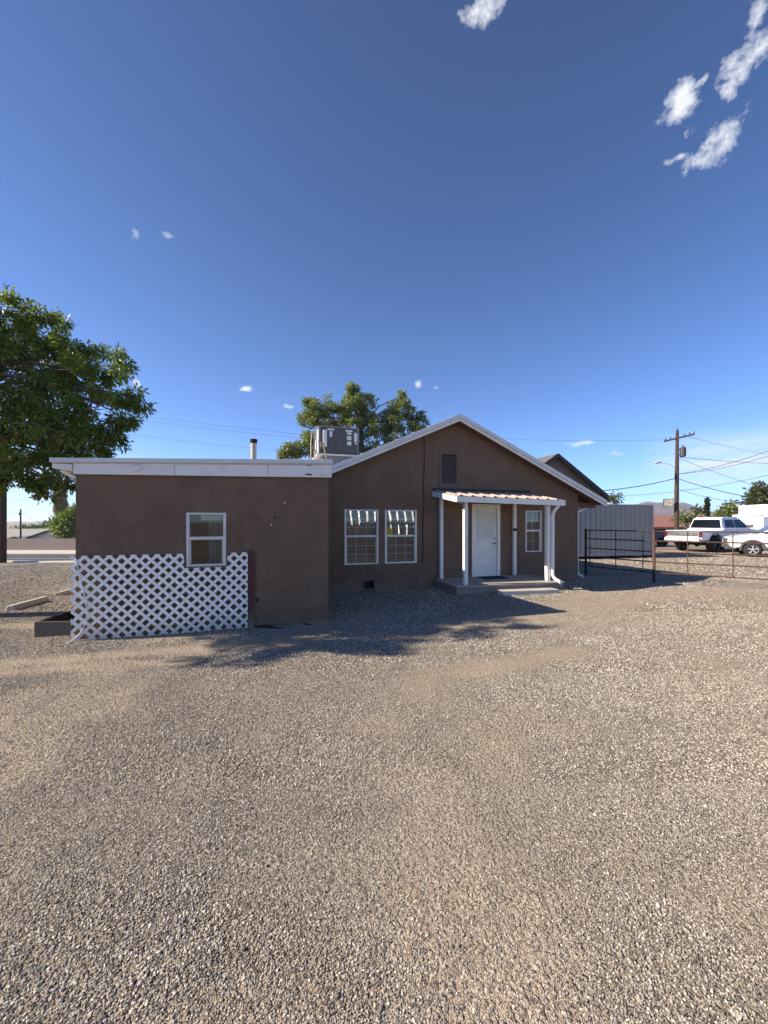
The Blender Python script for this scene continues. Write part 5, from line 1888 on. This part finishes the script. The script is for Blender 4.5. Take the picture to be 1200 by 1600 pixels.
bg_tree('large dark tree above the white trailer at the right edge', [(1186, 776, 15, 0), (1202, 772, 18, .5), (1175, 782, 8, 0), (1200, 788, 16, 0), (1170, 792, 8, -.4), (1165, 797, 6, -.5), (1220, 780, 20, 0), (1210, 800, 14, 0)], 34, 'leaf_dark', .30, 55)
bg_tree('pointed green conifer behind the truck cab roof', [(1138, 792, 5, 0), (1138, 798, 9, 0), (1135, 805, 13, 0), (1145, 808, 13, 0), (1125, 809, 8, 0), (1154, 810, 8, 0)], 44, 'leaf_olive', .34, 40)
bg_tree('low round shrub between the utility pole and the stop sign', [(1066, 808, 8, 0), (1076, 806, 9, 0), (1086, 808, 8, 0), (1060, 812, 6, 0)], 42, 'leaf_bush', .30, 30, cat='shrub', name='far_shrub')
bg_tree('sparse dark tree left of the cypress', [(1091, 796, 4, 0), (1096, 802, 5, 0), (1089, 806, 5, 0), (1099, 807, 5, 0)], 46, 'leaf_dark', .32, 26)
bg_tree('small tree tip peeking over the container', [(961, 773, 5, 0), (966, 779, 4, 0), (958, 780, 4, 0)], 24, 'leaf_dark', .16, 110, 10)
bg_tree('dark trees near the trailer front', [(1160, 806, 7, 0), (1166, 803, 8, 0), (1158, 812, 7, 0)], 50, 'leaf_dark', .32, 26)
# cypress: a tall narrow column
Yc = 52
cy = [(px(1104.5 + random.uniform(-.6, .6), y, Yc).x, Yc, px(1104, y, Yc).z, r / 600 * Yc * .62, 1.5) for y, r in ((780, 2.6), (784, 3.6), (789, 4.0), (794, 4.2), (799, 4.2), (804, 4.0), (810, 3.8), (816, 3.4))]
tree('cypress_tree', 'tall narrow dark cypress behind the stop sign', (px(1104.5, 816, Yc).x, Yc, 0), [(0, 0, -.2), (0, 0, 2), (0, 0, 4)], cy, 2600, .15, 10, .10, 'leaf_cypress', droop=-.8, tr=.12, twigs=False, shell=.5, ratio=.5)

# left background
gb = lz(-48, 56)
bg_tree('bright green feathery tree behind the block wall', [(97, 818, 14, 0), (108, 812, 14, 0), (118, 808, 16, 0), (90, 828, 10, 0), (104, 830, 14, 0), (120, 826, 16, 0), (110, 800, 8, 0), (126, 800, 12, 0)], 56, 'leaf_bush', .34, 34, bz=gb)
bg_tree('dark tree behind the ranch house roof beside the palm', [(76, 821, 6, 0), (70, 824, 5, 0), (82, 824, 6, 0), (86, 818, 5, 0)], 95, 'leaf_dark', .45, 16, bz=-2.6)
for k, (x0, lab) in enumerate(((32, 'left one of the dark tree tops showing over the ranch roof'), (44, 'middle one of the dark tree tops showing over the ranch roof'), (57, 'right one of the dark tree tops showing over the ranch roof'))):
    bg_tree(lab, [(x0 - 4, 826, 4.5, 0), (x0 + 3, 825, 5, 0), (x0 + 9, 826, 4, 0)], 110 + 6 * k, 'leaf_dark', .5, 14, bz=-2.6)

# palm with a skirt of dead fronds
PX, PY = -47.6, 56.5
pg = lz(PX, PY)
pt = thing('palm_tree', 'tall fan palm with a brown skirt of dead fronds left of the house', 'palm', (PX, PY, pg), 0)
m = MB(); m.tube([(0, 0, -.3), (.02, 0, 3), (0, 0, 7.2), (.05, 0, 10.6)], [.38, .30, .27, .25], 12); m.build('trunk', MT['palmbark'], pt, smooth=True)


def fronds(n, z0, z1, L, el0, el1, wid):
    V, F, T = [], [], []
    for k in range(n):
        z = random.uniform(z0, z1); az = random.uniform(0, 6.283); el = R(random.uniform(el0, el1))
        d = Vector((math.cos(az) * math.cos(el), math.sin(az) * math.cos(el), math.sin(el)))
        side = Vector((-math.sin(az), math.cos(az), 0)); upv = side.cross(d) * -1
        root = Vector((0, 0, z)); l = L * random.uniform(.75, 1.1)
        stem = root + d * l * .5
        tn = random.random()
        i = len(V); V += [root + side * .02, stem + side * .02, stem - side * .02, root - side * .02]; F += [(i, i + 1, i + 2), (i, i + 2, i + 3)]; T += [tn, tn]
        for j in range(15):
            a = R(-80 + 160 * j / 14)
            dd = d * math.cos(a) + side * math.sin(a)
            tip = stem + dd * l * .55 * (1 - .25 * abs(math.sin(a))) - Vector((0, 0, .12 * l * random.uniform(.3, 1.4)))
            w = dd.cross(upv).normalized() * wid
            mid = stem.lerp(tip, .55) + upv * .03
            i = len(V); V += [stem, mid + w, tip, mid - w]; F += [(i, i + 1, i + 2), (i, i + 2, i + 3)]; T += [tn, tn]
    return np.array([tuple(v) for v in V]), np.array(F), np.array(T)


V, F, T = fronds(46, 10.3, 10.9, 2.0, -35, 75, .05)
np_mesh('crown', V, F, MT['leaf_palm'], pt, attr={'tint': ('FACE', T)})
V, F, T = fronds(150, 6.6, 10.2, 1.75, -82, -52, .07)
np_mesh('dead_skirt', V, F, MT['leaf_dead'], pt, attr={'tint': ('FACE', T)})

# ------------------------------------------------------------------ hills
def hill(name, prof, dist, depth, mat, base):
    """a ridge given as (sideways metres, height) and a soft run-out towards the viewer"""
    xs = np.linspace(prof[0][0], prof[-1][0], 160)
    hs = np.interp(xs, [p[0] for p in prof], [p[1] for p in prof])
    hs = hs + (vnoise(xs, xs * 0 + dist, .018, 4) - .5) * .06 * hs.max() + (vnoise(xs, xs * 0 + dist, .07, 5) - .5) * .03 * hs.max()
    ys = np.linspace(-1, 1, 41)
    V = []
    for yv in ys:
        f = max(0, 1 - abs(yv)) ** 1.25
        gul = 1 + (.5 - vnoise(xs, np.full_like(xs, yv * 60), .03, 6)) * .5 * (1 - f)
        V.append(np.stack([xs * (1 + yv * .05), np.full_like(xs, dist + depth * yv), base + hs * f * gul], 1))
    n = len(xs)
    V = np.concatenate(V)
    i = np.arange(len(ys) * n).reshape(len(ys), n)
    F = np.stack([i[:-1, :-1].ravel(), i[:-1, 1:].ravel(), i[1:, 1:].ravel(), i[1:, :-1].ravel()], 1)
    put(np_mesh(name, V, F, mat, smooth=True), kind='structure')


D = 2600
kx = D / 600
hill('hills', [((x - 600) * kx, (816 - y) * kx) for x, y in ((820, 815), (880, 806), (930, 800), (960, 797), (985, 790), (1003, 783.5), (1012, 782.5), (1030, 784), (1048, 785), (1060, 785.5), (1070, 784.5), (1076, 788), (1088, 797), (1105, 805), (1150, 809), (1210, 811), (1290, 815))], D, 600, MT['hill'], -2)
D = 3600
kx = D / 600
hill('far_hills', [((x - 600) * kx, (816 - y) * kx) for x, y in ((-420, 816), (-200, 810), (-60, 812), (0, 814.5), (25, 813.5), (50, 814.5), (80, 812), (130, 809), (190, 812), (260, 810), (340, 814), (400, 816))], D, 500, MT['hill_far'], -4)

# ------------------------------------------------------------------ thin desert haze
m = MB(); m.box(-3950, 3950, -60, 4150, -5, 190)
hz = m.build('haze', bpy.data.materials.new('haze_air'))
hm = hz.data.materials[0]; hm.use_nodes = True
hn = hm.node_tree.nodes; hn.clear()
ho = hn.new('ShaderNodeOutputMaterial'); pv = hn.new('ShaderNodeVolumePrincipled')
pv.inputs['Color'].default_value = (.80, .86, .96, 1)
pv.inputs['Density'].default_value = .00016
pv.inputs['Anisotropy'].default_value = .2
hm.node_tree.links.new(pv.outputs[0], ho.inputs['Volume'])
put(hz, kind='stuff', label='thin pale desert haze over the whole plain', category='haze')
